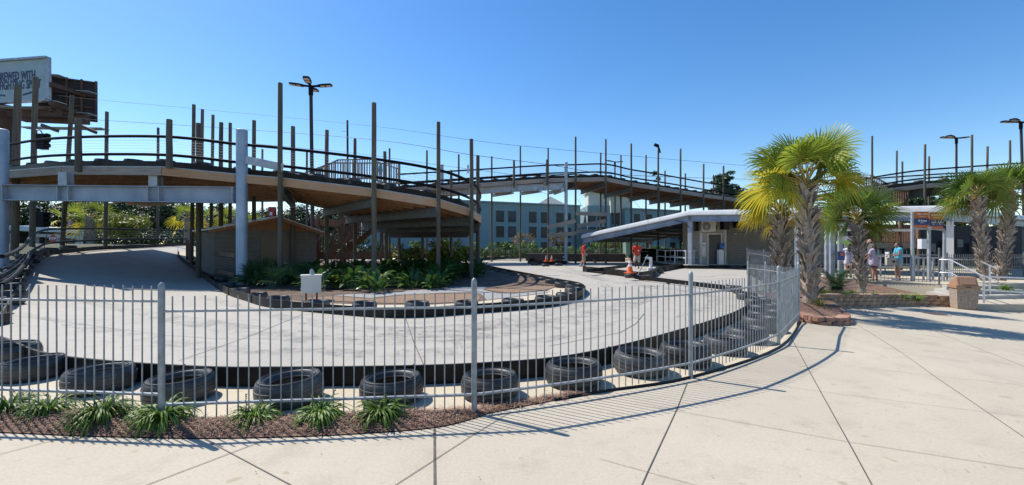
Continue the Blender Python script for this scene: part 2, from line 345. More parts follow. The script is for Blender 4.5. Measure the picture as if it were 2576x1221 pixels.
# ------------------------------------------------------------------ the ground and what is laid on it
XS = [-31 + i for i in range(20)] + [5.5 + 1.1 * i for i in range(11)] + [-1.5, 2]
YS = [-1 + i for i in range(7)] + [16, 17, 18, 19, 20, 21, 22]
def sheet(name, poly, off, m, kind='structure', hf=None, grid=None, parent=None, ng=None):
    bm = bmesh.new(); vs = [bm.verts.new((p[0], p[1], 0)) for p in poly]
    for tr in tessellate_polygon([[Vector((p[0], p[1], 0)) for p in poly]]):
        try: bm.faces.new([vs[k] for k in tr])
        except ValueError: pass
    xa = [p[0] for p in poly]; ya = [p[1] for p in poly]
    xs, ys = (XS, YS) if grid is None else ([min(xa) + grid * i for i in range(1, int((max(xa) - min(xa)) / grid) + 1)], [min(ya) + grid * i for i in range(1, int((max(ya) - min(ya)) / grid) + 1)])
    for ax, vals, lo, hi in ((Vector((1, 0, 0)), xs, min(xa), max(xa)), (Vector((0, 1, 0)), ys, min(ya), max(ya))):
        for v in vals:
            if lo < v < hi: bmesh.ops.bisect_plane(bm, geom=bm.verts[:] + bm.edges[:] + bm.faces[:], plane_co=ax * v, plane_no=ax)
    for v in bm.verts: v.co.z = T(v.co.x, v.co.y) + off + (hf(v.co.x, v.co.y) if hf else 0)
    bmesh.ops.recalc_face_normals(bm, faces=bm.faces)
    if sum(fc.normal.z for fc in bm.faces) < 0: bmesh.ops.reverse_faces(bm, faces=bm.faces)
    me = bpy.data.meshes.new(name); bm.to_mesh(me); bm.free(); me.materials.append(m)
    if hf:
        for p in me.polygons: p.use_smooth = True
    o = bpy.data.objects.new(name, me); COL.objects.link(o); o['kind'] = kind; WL[o.name] = Vector((0, 0, 0)); return o
sheet('ground', [(-420, -60), (420, -60), (420, 700), (-420, 700)], -.03, M_['soil'])
# fence line (posts in plan), measured along the near fence
FP = [Vector((-8.1, 4.72, .07)), Vector((-5.60, 3.92, .07)), Vector((-2.95, 3.68, .0)), Vector((-.34, 3.93, 0)), Vector((2.04, 4.99, 0)), Vector((4.06, 6.66, 0)), Vector((5.77, 8.81, 0)), Vector((6.59, 11.36, 0)), Vector((6.97, 12.9, 0))]
edge = [G(-140, 1085), G(0, 1090), G(250, 1100), G(500, 1105), G(690, 1102), G(870, 1095), G(1090, 1078), G(1200, 1052), G(1250, 1037), G(1500, 990), G(1740, 951), G(1960, 876), G(2014, 812)]
edge = smooth(edge, 5)
far = [(7.2, 9.6), (8.6, 12.3), (10.2, 14.4), (14.0, 15.2), (15.3, 15.6), (40, 16), (40, -9), (-16, -9), (-16, 6.6), (-9, 4.45), (-6, 3.75)]
sheet('pavement', [(p.x, p.y) for p in edge] + far, 0.0, M_['pave'])
# outer kart barrier line
OB = [Vector((-9.85, 8.6, 0)), Vector((-9.35, 7.5, 0)), Vector((-8.5, 6.75, 0))] + [G(x, y, .215) for x, y in ((0, 846), (100, 884), (250, 905), (500, 921), (700, 923), (1000, 920), (1200, 913), (1400, 898), (1560, 868), (1700, 832), (1800, 802), (1862, 778), (1893, 757), (1884, 741), (1858, 728), (1826, 714))]
OB = smooth(OB, 6)
strip_in = [(p.x, p.y) for p in OB]
strip = strip_in + [(6.9, 13.2), (6.6, 11.4), (5.8, 8.9)] + [(p.x, p.y + .0) for p in edge[::-1] if .6 < p.x < 5.4] + [(-.34, 4.02), (-2.95, 3.8), (-5.6, 4.05), (-8.2, 4.75), (-10.2, 6.2), (-11.2, 8.4)]
sheet('concrete_strip', strip, .006, M_['strip'])
LBP = [G(x, y, .22) for x, y in ((0, 790), (30, 745), (55, 702), (72, 668), (91, 645), (118, 631), (180, 625), (257, 619), (360, 616), (476, 611))]
TRK_L = [(p.x, p.y) for p in LBP[::-1]]
sheet('track', [(p.x, p.y) for p in OB] + [(8.2, 14.4), (10.5, 17), (12, 22), (20, 26), (24, 34), (20, 47), (-8, 47), (-27, 44)] + TRK_L + [(-9.85, 8.5)], .002, M_['track'])
# mulch bed under the near fence, gently mounded
top = [(-8.3, 4.95), (-5.6, 4.20), (-4.2, 4.0), (-2.95, 3.75), (-2.0, 3.77), (-1.5, 3.85), (-1.05, 3.94), (-.6, 4.0), (-.25, 4.06)] + [(p.x - .04, p.y + .10 - .05 * p.x) for p in edge if .08 < p.x < .95]
TOPS = smooth([(a, b, 0) for a, b in top], 8); EDG = [Vector((p.x, p.y, 0)) for p in edge]
def sd_(pl, p):
    best = 9
    for a, b in zip(pl, pl[1:]):
        d = b - a; t = min(1, max(0, (p - a).dot(d) / max(1e-9, d.length_squared))); best = min(best, (a + d * t - p).length)
    return best
bed = [(-8.4, 4.36), (-6.0, 3.77)] + [(p.x, p.y) for p in edge if p.x < .95] + [(p.x, p.y) for p in TOPS[::-1]]
def bedh(x, y):
    q = Vector((x, y, 0)); e = sd_(EDG, q); t = sd_(TOPS, q)
    k = 1 - sst(-2.0, .6, x)
    m_ = min(e, t * 1.5); return (.012 + .042 * k) * sst(-.02, .2, m_) + .022 * noise.noise(Vector((x * 6, y * 6, 0))) * k * sst(0, .1, m_)
sheet('mulch_bed', bed, .008, M_['mulch'], hf=bedh, grid=.08)
eg = [p + Vector((0, 0, .008)) for p in edge if .3 < p.x] + [Vector((5.75, 8.75, .0)), Vector((5.95, 9.1, 0))]
eg = [Vector((p.x, p.y, T(p.x, p.y) + .012)) for p in eg]
o = MB().path(eg, [.016] * len(eg), 6).build('landscape_edging', M_['black'], None, eg[0]); tag(o, 'thin black edging strip along the pavement below the fence', 'edging')
def bedz(x, y): return T(x, y) + .008 + bedh(x, y)
# loose pine straw on the bed
mb = MB()
for i in range(6500):
    x = random.uniform(-4.6, .9)
    lo = min(edge, key=lambda p: abs(p.x - x)).y; hi = min(TOPS, key=lambda p: abs(p.x - x)).y
    y = random.uniform(lo + .03, hi + .03); a = random.uniform(0, 6.28); L = random.uniform(.05, .13); z = bedz(x, y) + random.uniform(.004, .02)
    d = Vector((math.cos(a) * L / 2, math.sin(a) * L / 2, random.uniform(-.012, .02))); s_ = Vector((-math.sin(a), math.cos(a), 0)) * .0016
    c = Vector((x, y, z)); mb.add([c - d - s_, c - d + s_, c + d + s_, c + d - s_], [(0, 1, 2, 3)])
tag(mb.build('pine_straw', M_['straw'], recalc=False), kind='stuff')
# island inside the hairpin
IB = [(448, 626), (450, 640), (484, 667), (520, 695), (565, 722.5), (624, 741), (671, 753), (761, 762), (880, 771.5), (970, 776), (1066, 775), (1189, 767), (1300, 759.5), (1383, 752), (1425, 744), (1458, 734), (1471, 722), (1453, 711), (1396, 701), (1340, 690), (1270, 677), (1207, 664)]
IB = [G(x, y, .2) for x, y in IB]
IBs = smooth(IB, 5)
isl = [(p.x, p.y) for p in IBs] + [(-3.2, 41), (-9, 44), (-20, 40)]
sheet('island_strip', isl, .010, M_['strip'])
def inset(pts, d):
    out = []
    c = Vector((sum(p[0] for p in pts) / len(pts), sum(p[1] for p in pts) / len(pts)))
    for p in pts: v = Vector(p[:2]); out.append(tuple(v + (c - v).normalized() * d))
    return out
mul = [G(x, y) for x, y in ((560, 705), (610, 733), (680, 752), (800, 764), (950, 768), (1080, 768), (1190, 762), (1290, 748), (1370, 735), (1400, 722), (1385, 714), (1330, 706), (1290, 700), (1240, 690), (1195, 672))]
mul = [(p.x, p.y) for p in mul] + [(-5, 40), (-9, 42.5), (-19, 39), (-19.5, 30), (-13.5, 19)]
def islh(x, y): return .14 * sst(16.0, 18.5, y)
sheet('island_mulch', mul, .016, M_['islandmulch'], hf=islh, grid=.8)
grav = [G(x, y) for x, y in ((840, 745), (930, 752), (1000, 744), (1110, 739), (1180, 737), (1210, 741), (1225, 757), (1300, 748), (1380, 738), (1372, 734), (1290, 741), (1250, 740), (1215, 731), (1235, 721), (1330, 709), (1300, 703), (1230, 706), (1185, 716), (1110, 727), (1000, 735), (905, 741))]
sheet('gravel_path', [(p.x, p.y) for p in grav], .022, M_['gravel'])
for pl in (((760, 757), (840, 760), (950, 764.5), (1080, 765.5), (1180, 761), (1205, 757), (1195, 743), (1110, 742), (1010, 746), (930, 754.5), (840, 748)), ((1222, 730), (1260, 737), (1300, 738.5), (1372, 731), (1397, 722), (1380, 715), (1330, 712), (1250, 720))):
    pp = smooth([G(x, y) for x, y in pl], 4, True)
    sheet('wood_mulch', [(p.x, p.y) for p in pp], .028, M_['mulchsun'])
def isz(x, y): return T(x, y) + .02 + islh(x, y)
# joints sawn in the concrete, laid as narrow strips
def joint(pts, wd, off, m='joint'):
    pts = [G(*p) for p in pts]; mb = MB(); pp = []
    for a, b in zip(pts, pts[1:]):
        n = max(2, int((b - a).length / .7))
        for i in range(n): pp.append(a.lerp(b, i / n))
    pp.append(pts[-1])
    for i, p in enumerate(pp): p.z = T(p.x, p.y) + off
    mb2 = []; vs = []
    for i, p in enumerate(pp):
        d = (pp[min(len(pp) - 1, i + 1)] - pp[max(0, i - 1)]); d.z = 0; d.normalize(); s_ = Vector((-d.y, d.x, 0)) * wd / 2; vs += [p - s_, p + s_]
    mb.add(vs, [(2 * i, 2 * i + 1, 2 * i + 3, 2 * i + 2) for i in range(len(pp) - 1)])
    tag(mb.build('pavement_joint', M_[m], recalc=False), kind='structure')
for pts, wd in ((((516, 1107), (732, 1222), (760, 1240)), .009), (((690, 1100), (578, 1142), (360, 1225)), .009), (((0, 1144), (156, 1103)), .008), (((1093, 1080), (1094, 1225)), .022), (((1279, 1041), (1183, 1100), (990, 1225)), .008),
                (((1729, 964), (1702, 1032), (1629, 1189), (1613, 1225)), .009), (((1509, 1156), (1629, 1189), (1760, 1225)), .004), (((1300, 1063), (1420, 1090)), .004), (((1990, 850), (2064, 986.5), (2134, 1113), (2195, 1225)), .010), (((1642, 1024), (2134, 1113), (2590, 1183)), .005), (((2155, 817), (2350, 947), (2590, 1111)), .007),
                (((1981, 974), (2064, 986), (2482, 1038), (2590, 1050)), .004), (((2122, 920), (2350, 947), (2590, 972)), .004), (((2354, 835), (2590, 928)), .006)):
    joint(pts, wd * .8, .005)
for pts, wd in ((((450, 909), (620, 850), (761, 792)), .012), (((0, 790), (420, 845), (540, 853), (1200, 858)), .008), (((1015, 785), (1040, 860), (1065, 918)), .012), (((1380, 872), (1560, 838), (1600, 815), (1620, 790)), .012), (((80, 770), (395, 755)), .01), (((1440, 712), (1700, 740), (1850, 775)), .008)):
    joint(pts, wd, .008)
joint([(1424, 695), (1442, 697)], .16, .009, 'yellowpaint'); joint([(1560, 699), (1700, 703), (1880, 700)], .05, .009, 'yellowpaint'); joint([(1415, 679), (1440, 680)], .2, .009, 'yellowpaint')
# dark rubber left by the karts, following the line of the track
def skid(pts, wd, seed):
    pts = smooth([G(*p) for p in pts], 8); vs = []; m = MB()
    for i, p in enumerate(pts):
        d = pts[min(len(pts) - 1, i + 1)] - pts[max(0, i - 1)]; d.z = 0; d.normalize(); q = i / (len(pts) - 1); s_ = Vector((-d.y, d.x, 0)) * (wd / 2 * (.25 + .75 * math.sin(math.pi * q)) * (1 + .3 * noise.noise(Vector((i * .6, seed, 0)))))
        z = Vector((0, 0, T(p.x, p.y) - p.z + .012)); vs += [p - s_ + z, p + s_ + z]
    m.add(vs, [(2 * i, 2 * i + 1, 2 * i + 3, 2 * i + 2) for i in range(len(pts) - 1)]); tag(m.build('skid_mark', M_['skid'], None, pts[0], recalc=False), kind='structure')
for k, (pts, wd) in enumerate(((((150, 740), (430, 800), (800, 850), (1200, 840), (1500, 790), (1640, 730), (1560, 700)), .9), (((60, 790), (420, 860), (900, 890), (1300, 868), (1600, 800)), .5), (((500, 745), (800, 815), (1150, 825), (1400, 780), (1530, 735), (1500, 705)), .7),
        (((900, 830), (1180, 832), (1420, 800)), .22), (((1090, 838), (1300, 825), (1480, 795)), .14), (((1100, 845), (1140, 862), (1150, 880)), .07), (((1110, 843), (1152, 862), (1162, 882)), .07), (((1420, 670), (1500, 700), (1640, 722), (1790, 745)), .8), (((1600, 712), (1750, 735), (1800, 760), (1700, 800)), .4), (((1480, 690), (1700, 700), (1860, 690)), .5),
        (((1220, 668), (1330, 672), (1440, 688), (1540, 712)), .6), (((300, 700), (420, 690), (440, 660)), .8), (((1540, 760), (1600, 775), (1680, 770)), .1))): skid(pts, wd, k)
# beds on the right, behind the block walls
RWs = smooth([(8.75, 12.0, 0), (9.1, 12.3, 0), (9.6, 12.6, 0), (10.5, 13.05, 0), (12.1, 13.95, 0), (13.6, 14.72, 0), (14.4, 14.95, 0), (14.9, 14.9, 0)], 5)
PB = [Vector(p) for p in ((6.0, 9.15, 0), (6.02, 8.62, 0), (6.62, 8.80, 0), (7.1, 9.3, 0), (7.6, 10.1, 0), (8.3, 11.3, 0), (8.75, 12.0, 0))]
bedr = [(p.x, p.y) for p in RWs] + [(15.3, 15.5), (16.6, 17.0), (15.7, 19.7), (12.5, 23), (9.9, 15.7), (6.97, 12.9), (6.59, 11.36), (6.0, 9.15), (6.02, 8.66), (6.60, 8.84), (7.06, 9.33), (7.56, 10.12), (8.26, 11.32)]
def brh(x, y): return .26 * sst(8.6, 10.2, y) * (1 - .5 * sst(12, 16, y))
sheet('palm_bed', bedr, .012, M_['mulch'], hf=brh, grid=.5)
def brz(x, y): return T(x, y) + .012 + brh(x, y)
pbs = smooth(PB, 5)
sheet('paver_bed', [(p.x, p.y) for p in pbs] + [(8.3, 11.6), (7.6, 10.7), (6.9, 9.9), (6.05, 9.5)], .10, M_['sandstone'])
mb = MB()  # road strip beyond the track
sheet('road', [(-13, 48), (60, 58), (60, 66), (-13, 54)], .0, M_['pave'])

# leaf litter and specks lying on the pavement and the track
random.seed(4); m = MB()
for i in range(190):
    if i < 70: dx, dy = random.uniform(20, 2560), random.uniform(1000, 1220); 
    elif i < 105: dx, dy = random.uniform(2050, 2560), random.uniform(790, 1000)
    else: dx, dy = random.uniform(100, 1800), random.uniform(740, 905)
    if i < 70 and dy < 1110 - max(0, dx - 1000) * .3: continue
    p = G(dx, dy, .012); a = random.uniform(0, 6.28); L = random.uniform(.003, .011); t = Vector((math.cos(a), math.sin(a), .1)) * L; b = Vector((-math.sin(a), math.cos(a), .25)) * L * random.uniform(.25, .6)
    m.add([p - t, p - b, p + t, p + b], [(0, 1, 2, 3)])
tag(m.build('leaf_litter', M_['straw'], recalc=False), kind='stuff')
# ------------------------------------------------------------------ barriers, tyres, near fence
def barrier(name, label, pts, h=.215, t=.03, posts=2.4, rim=True):
    pts = [Vector((p[0], p[1], T(p[0], p[1]))) for p in pts]; b = thing(name, label, 'barrier', pts[0]); b_ = MB().wall(pts, h, t)
    acc = 0; m = b_
    for a, c in zip(pts, pts[1:]):
        acc += (c - a).length
        if acc > posts:
            acc = 0; d = (c - a).normalized(); m.box(c + Vector((0, 0, h / 2)), (.012, t + .03, h + .012), math.atan2(d.y, d.x))
    b_.build('board', M_['black'], b)
    return b
barrier('track_barrier', 'long black plastic barrier curving behind the near tyres along the front of the kart track', OB)
barrier('track_barrier', 'black plastic barrier ringing the planted island inside the hairpin', IBs)
LB = [G(x, y, .22) for x, y in ((0, 790), (30, 745), (55, 702), (72, 668), (91, 645), (118, 631), (180, 625), (257, 619), (360, 616), (476, 611))]
LBs = smooth(LB, 5); barrier('track_barrier', 'dusty black barrier along the far left bend under the steel girder', LBs)
BB = [G(1209, 656), G(1290, 651), G(1383, 648), G(1450, 651), G(1475, 655), G(1500, 662)]
barrier('track_barrier', 'low dark barrier at the back of the track before the blue hotel', smooth(BB, 4), .3)
CB = [G(1468, 684), G(1545, 693), G(1610, 702), G(1640, 697), G(1656, 685), G(1700, 677), G(1737, 672)]
barrier('track_barrier', 'black lane barrier under the orange traffic cone', CB, .32, .12)
BR_ = [Vector((p.x, p.y, 0)) + Vector((-.55, .75, 0)) for p in smooth([G(x, y, .22) for x, y in ((-30, 760), (20, 722), (46, 690), (62, 660), (82, 645), (112, 632), (180, 625), (257, 619), (360, 616), (470, 611.5))], 4)]
BR_ = [Vector((p.x, p.y, T(p.x, p.y))) for p in BR_]
rb_ = thing('bend_railing', 'black pipe railing with cables along the far left bend', 'railing', BR_[0])
for h in (.55, 1.25): MB().path([p + Vector((0, 0, h)) for p in BR_], .055, 8).build('rail', M_['blackrail'], rb_)
for h in (.68, .82, .96, 1.1): MB().path([p + Vector((0, 0, h)) for p in BR_], .006, 4).build('cable', M_['cable'], rb_)
SB = [G(1328, 664), G(1375, 667), G(1425, 665), G(1428, 660), G(1380, 655), G(1330, 658), G(1328, 664)]
barrier('track_barrier', 'small closed black barrier around the short white post', SB, .28)
SW = [G(1598, 700, .1), G(1720, 714, .1), G(1822, 727, .1)]
g = thing('swing_gate', 'low black swing gate bar on a wheel across the track lane', 'gate', SW[0])
MB().beam(SW[0] + Vector((0, 0, .05)), SW[2] + Vector((0, 0, .05)), .08, .17).build('bar', M_['black'], g)
c = SW[0].lerp(SW[2], .42); m = MB(); m.path([c + Vector((0, -.04, -.06)), c + Vector((0, .04, -.06))], .06, 12); m.build('wheel', M_['rubber'], g)
MB().tube(SW[0] + Vector((.1, 0, .1)), SW[0] + Vector((.75, .6, 1.02)), .018).build('lever', M_['darksteel'], g)
g = thing('swing_gate', 'raised black swing gate bar behind the orange cone with cable end', 'gate', G(1478, 684))
MB().beam(G(1478, 681, .28), G(1575, 670, .28), .08, .16).build('bar', M_['black'], g); m = MB(); c = G(1525, 676, .12); m.path([c, c + Vector((0, .08, 0))], .1, 12); m.build('wheel', M_['rubber'], g)
# tyre prototype: lying flat, hollow
PRO = [(.160, .018), (.150, .045), (.158, .06), (.172, .05), (.205, .012), (.245, 0), (.276, .012), (.288, .05), (.291, .1), (.288, .15), (.276, .186), (.262, .198), (.245, .202), (.222, .199), (.198, .192), (.180, .176), (.172, .152), (.166, .146), (.158, .148), (.150, .155), (.148, .166), (.140, .160), (.142, .145), (.160, .135), (.225, .125), (.262, .1), (.225, .07), (.160, .06)]
PRO = [(.178, .006), (.21, .0), (.245, .0), (.272, .012), (.286, .05), (.290, .1), (.286, .15), (.276, .180), (.262, .196), (.248, .203), (.232, .202), (.214, .195), (.202, .182), (.196, .166), (.192, .156), (.184, .154), (.180, .160), (.175, .154), (.179, .144), (.210, .132), (.262, .115), (.265, .08), (.210, .05), (.175, .04)]
tm = MB().lathe((0, 0, 0), PRO, 36)
for k, h in ((.048, .02), (.084, .026), (.118, .02)):
    tm.lathe((0, 0, 0), [(.284, k), (.2925, k + .002), (.2925, k + h), (.284, k + h + .002)], 36)
for k in (.238, .224, .262): tm.lathe((0, 0, 0), [(k - .003, .196), (k, .2065 - .02 * max(0, k - .245)), (k + .003, .196)], 36)
ty0 = tm.build('tyre', M_['rubber'], None, (0, 0, 0), ang=28)
used_ty = [False]
def tyre(p, label, group, s=1.0):
    p = Vector(p)
    if not used_ty[0]: o = ty0; used_ty[0] = True; o.location = p; WL[o.name] = p; o['label'] = label; o['category'] = 'tyre'; o['group'] = group
    else: o = dup(ty0, p, 0, label, group)
    o.rotation_euler = (random.uniform(-.045, .045), random.uniform(-.045, .045), random.uniform(0, 6.28)); o.scale = (s, s, random.uniform(.92, 1.12)); return o
near = [(22, 868), (85, 901), (252, 926.5), (454, 946), (731, 951), (986, 947), (1233, 939.5), (1444, 914), (1610, 889.5), (1724, 871), (1823, 846.7), (1879, 824), (1914, 801), (1924, 784.5), (1922, 767.5), (1907, 752), (1879, 736), (1845, 719)]
ln = ['black tyre cut by the left edge of the photo behind the fence', 'black tyre second from the left edge in the row behind the near fence', 'black tyre midway between the left edge and the fence post in the mulch', 'large black tyre lying right behind the leftmost tall fence post', 'black tyre in the middle of the gap right of the leftmost tall fence post', 'black tyre just left of the fence post at the end of the mulch bed', 'black tyre partly behind the fence post at the end of the mulch bed', 'black tyre first to the right of the fence post where the mulch ends', 'scuffed black tyre with pale peeling patches on its side', 'black tyre just left of the third fence post, its shadow under the rail', 'black tyre first to the right of the third fence post', 'black tyre with worn tread just before the corner fence post', 'black tyre behind the corner fence post, nearest in its stacked looking row', 'second black tyre back behind the corner fence post', 'third black tyre back behind the corner fence post', 'fourth black tyre back behind the corner fence post', 'fifth black tyre back behind the corner fence post', 'farthest black tyre of the near row, by the black gate stub']
for (x, y), l in zip(near, ln):
    p = G(x, y, .225); p.z = T(p.x, p.y) + .006; s_ = random.uniform(.95, 1.09); o = tyre(p, l, 'tyres lying behind the near fence', s_); o.scale.z = s_ * random.uniform(1.04, 1.17)
isl_t = [(604, 725), (646, 736.5), (700, 748), (798, 757), (917, 762), (1050, 763.5), (1174, 760), (1291, 755.7), (1372, 748), (1422, 737.5), (1443, 726), (1443, 717), (1414, 710.4), (1389, 704), (1353, 700), (1321, 695), (1298, 691), (1278, 686), (1260, 682.5), (1241, 678.7), (1226, 674)]
on = ['first', 'second', 'third', 'fourth', 'fifth', 'sixth', 'seventh', 'eighth', 'ninth', 'tenth', 'eleventh', 'twelfth', 'thirteenth', 'fourteenth', 'fifteenth', 'sixteenth', 'seventeenth', 'eighteenth', 'nineteenth', 'twentieth', 'twenty first']
for i, (x, y) in enumerate(isl_t):
    p = G(x, y, .2); p.z = T(p.x, p.y) + .012
    l = (on[i] + ' black tyre right of the big blue grey column along the island barrier') if i < 9 else (on[i - 9] + ' black tyre going back from the island tip along its right edge')
    tyre(p, l, 'tyres lining the planted island', .96)
for i, (x, y) in enumerate(((571, 712), (559, 698), (545, 687), (527, 678), (510, 668), (496, 658))):
    p = G(x, y, .2); p.z = T(p.x, p.y) + .012; tyre(p, on[i] + ' shaded black tyre left of the big blue grey column, going back', 'tyres lining the planted island', 1.0)
for i, (x, y) in enumerate(((-30, 770), (12, 748), (20, 733), (22, 716), (26, 702), (27, 688), (45, 678), (52, 665), (70, 652), (66, 640), (96, 632), (124, 624.5), (172, 619))):
    p = G(x, y, .2); p.z = T(p.x, p.y) + .012; tyre(p, on[i] + ' sunlit black tyre along the far left bend, counted from the nearest', 'tyres along the far left bend', 1.25)
for i, (x, y) in enumerate(((1345, 662), (1372, 664), (1405, 663), (1415, 657), (1395, 654))):
    p = G(x, y, .2); p.z = T(p.x, p.y) + .012; tyre(p, on[i] + ' black tyre inside the small barrier around the short white post', 'tyres inside the small barrier', 1.0)
for i, (x, y) in enumerate(((1622, 694), (1640, 685), (1655, 679), (1668, 674), (1588, 689))):
    p = G(x, y, .2); p.z = T(p.x, p.y) + .012; tyre(p, on[i] + ' black tyre beside the white gate post under the pavilion edge', 'tyres by the lane barrier', 1.1)
p = G(1850, 668, .2); p.z = T(p.x, p.y); o = tyre(p, 'wide black tyre pile below the dark wall beside the picnic table', 'tyres by the lane barrier', 1.6)
# near fence
f = thing('picket_fence', 'galvanised picket fence curving along the pavement in front of the kart track', 'fence', FP[3])
H = [1.2, 1.20, 1.13, 1.15, 1.15, 1.14, 1.13, 1.10, 1.08]
for i, p in enumerate(FP):
    zb = T(p.x, p.y); r = .0255
    pp = [p + Vector((0, 0, zb - .1)), p + Vector((0, 0, zb + H[i] + .03)), p + Vector((0, 0, zb + H[i] + .055)), p + Vector((0, 0, zb + H[i] + .068))]
    MB().path(pp, [r, r, r * .8, r * .25], 16).build('fence_post', M_['galvpost'], f)
for i in range(len(FP) - 1):
    a, b = FP[i].copy(), FP[i + 1].copy(); lift = (.085 if i < 2 else .0)
    za, zb = T(a.x, a.y) + lift, T(b.x, b.y) + lift
    a.z = za; b.z = zb; d = (b - a); L = d.length; d.normalize(); sd = Vector((-d.y, d.x, 0)).normalized()
    nn = 29 if L > 2.2 else 17; m = MB(); m1 = MB(); m2 = MB()
    bow = 0.05 if i in (3, 4) else 0
    at = lambda t: a.lerp(b, t) - sd * (-bow * 4 * t * (1 - t)) * -1
    for k in range(1, nn + 1):
        t = k / (nn + 1); c = at(t); j = Vector((random.uniform(-.004, .004), random.uniform(-.003, .003), random.uniform(-.006, .006))); m.tube(c + Vector((0, 0, .045)), c + Vector((0, 0, 1.085)) + j, .0058, n=8)
    q = [at(t / 8) for t in range(9)]; q[0] = q[0].lerp(q[1], .06); q[-1] = q[-1].lerp(q[-2], .06)
    for mm, z in ((m1, .955), (m2, .17)):
        for u, v in zip(q, q[1:]): mm.beam(u + Vector((0, 0, z)), v + Vector((0, 0, z)), .030, .018)
    pn = m.build('fence_panel', M_['galvpost'], f)
    m1.build('rail', M_['galvpost'], pn); m2.build('rail', M_['galvpost'], pn)
# picket fence behind the palms and the slab, its shade put into darker steel
def picket(name, label, pts, h, mname, step=.1, r=.009, top=.86, mlow=.12):
    f = thing(name, label, 'fence', pts[0]); pn = MB(); rl = MB()
    for a, b in zip(pts, pts[1:]):
        L = (b - a).length; n = max(2, int(L / step)); 
        for k in range(n): c = a.lerp(b, k / n); pn.tube(c + Vector((0, 0, .05)), c + Vector((0, 0, h)), r, n=6)
        for z in (h * top, h * mlow): rl.beam(a + Vector((0, 0, z)), b + Vector((0, 0, z)), .04, .03)
        MB().tube(a, a + Vector((0, 0, h + .08)), .035).build('fence_post', M_[mname], f)
    MB().tube(pts[-1], pts[-1] + Vector((0, 0, h + .1)), .035).build('fence_post', M_[mname], f)
    pn.build('pickets', M_[mname], f); rl.build('rails', M_[mname], f); return f
SLB = [Vector((12.6, 23.4, 0)), Vector((15.75, 19.75, 0)), Vector((16.9, 17.3, 0))]
picket('picket_fence', 'shaded steel picket fence along the raised concrete slab with the visitors', [Vector((9.95, 15.8, -.2)), Vector((11.3, 19.6, -.05))] + SLB, 1.35, 'darksteel', .125, .008)
picket('picket_fence', 'grey picket fence hidden partly behind the thick palm trunks', [Vector((7.02, 12.95, 0)), Vector((8.5, 14.4, -.05)), Vector((9.9, 15.7, -.2))], 1.15, 'darksteel', .1)
# ------------------------------------------------------------------ raised timber tracks
def raised(name, label, O, I, beams, board='fascia', old=(), plank='plank', far_=False, tyres=(), rail_in=True):
    r = thing(name, label, 'raised track', O[0]); O = [Vector(p) for p in O]; I = [Vector(p) for p in I]; N = len(O)
    m = MB(); vs = []
    for o, i in zip(O, I): vs += [o, i, i - Vector((0, 0, .06)), o - Vector((0, 0, .06))]
    m.add(vs, [(4 * k + a, 4 * k + (a + 1) % 4, 4 * k + 4 + (a + 1) % 4, 4 * k + 4 + a) for k in range(N - 1) for a in range(4)] + [(0, 1, 2, 3), (4 * N - 1, 4 * N - 2, 4 * N - 3, 4 * N - 4)])
    m.build('deck', M_[plank], r)
    jo = MB(); gap = MB()
    for k in range(N - 1):
        n = 9 if not far_ else 6
        for j in range(1, n):
            a = O[k].lerp(I[k], j / n); b = O[k + 1].lerp(I[k + 1], j / n); jo.beam(a - Vector((0, 0, .17)), b - Vector((0, 0, .17)), .05, .21)
        L = (O[k + 1] - O[k]).length; nb = int(L / (.28 if not far_ else .5))
        for j in range(1, nb):
            a = O[k].lerp(O[k + 1], j / nb); b = I[k].lerp(I[k + 1], j / nb); gap.beam(a.lerp(b, .01) - Vector((0, 0, .066)), a.lerp(b, .99) - Vector((0, 0, .066)), .016, .006)
    jo.build('joists', M_[plank], r); gap.build('plank_gaps', M_['boardback'], r)
    for E, X in ((O, I), (I, O)):
        for k in range(N - 1):
            d = (E[k + 1] - E[k]).normalized(); out = (E[k] - X[k]).normalized() * .03
            MB().beam(E[k] + out + d * .01 - Vector((0, 0, .15)), E[k + 1] + out - d * .01 - Vector((0, 0, .15)), .055, .30).build('fascia_board', M_['fasciaold' if (k in old or E is I) else board], r)
        fl = MB(); br = MB(); r1 = MB(); r2 = MB(); cb = MB()
        SE = smooth(E, 6); SX = smooth(X, 6); ins = [(x - e).normalized() for e, x in zip(SE, SX)]
        for k in range(N - 1): fl.beam(E[k] + Vector((0, 0, .022)), E[k + 1] + Vector((0, 0, .022)), .12, .035)
        br.wall([e + i_ * .30 + Vector((0, 0, .03)) for e, i_ in zip(SE, ins)], .26, .03)
        up = lambda h, q=.06: [e + i_ * q + Vector((0, 0, h)) for e, i_ in zip(SE, ins)]
        fl.build('edge_flashing', M_['galv'], r); br.build('edge_barrier', M_['black'], r)
        if E is O or rail_in:
            k = 1.0 if not far_ else 1.15
            r1.path(up(1.2), .058 * k, 8); r2.path(up(.50), .058 * k, 8)
            for j in range(5): cb.path(up(.62 + .105 * j), .0036 if not far_ else .006, 4)
            r1.build('top_rail', M_['blackrail'], r); r2.build('lower_rail', M_['blackrail'], r); cb.build('safety_cables', M_['cable'], r)
    for a, b, h in beams: MB().ibeam(a, b, .22, h, .025).build('cross_beam', M_['darksteel'], r)
    return r
NO = [P(-40, 446, 20.2), P(30, 431, 19), P(158, 421, 17.6), P(409, 422, 16.7), P(593, 440, 16.9), P(712, 450, 17), P(941, 477, 17), P(1103, 503.5, 17.3), P(1184, 528, 18.6), P(1208, 546, 20.5), Vector((-1.84, 25, 2.93)), Vector((-3.0, 30, 2.78)), Vector((-5.3, 39, 2.62))]
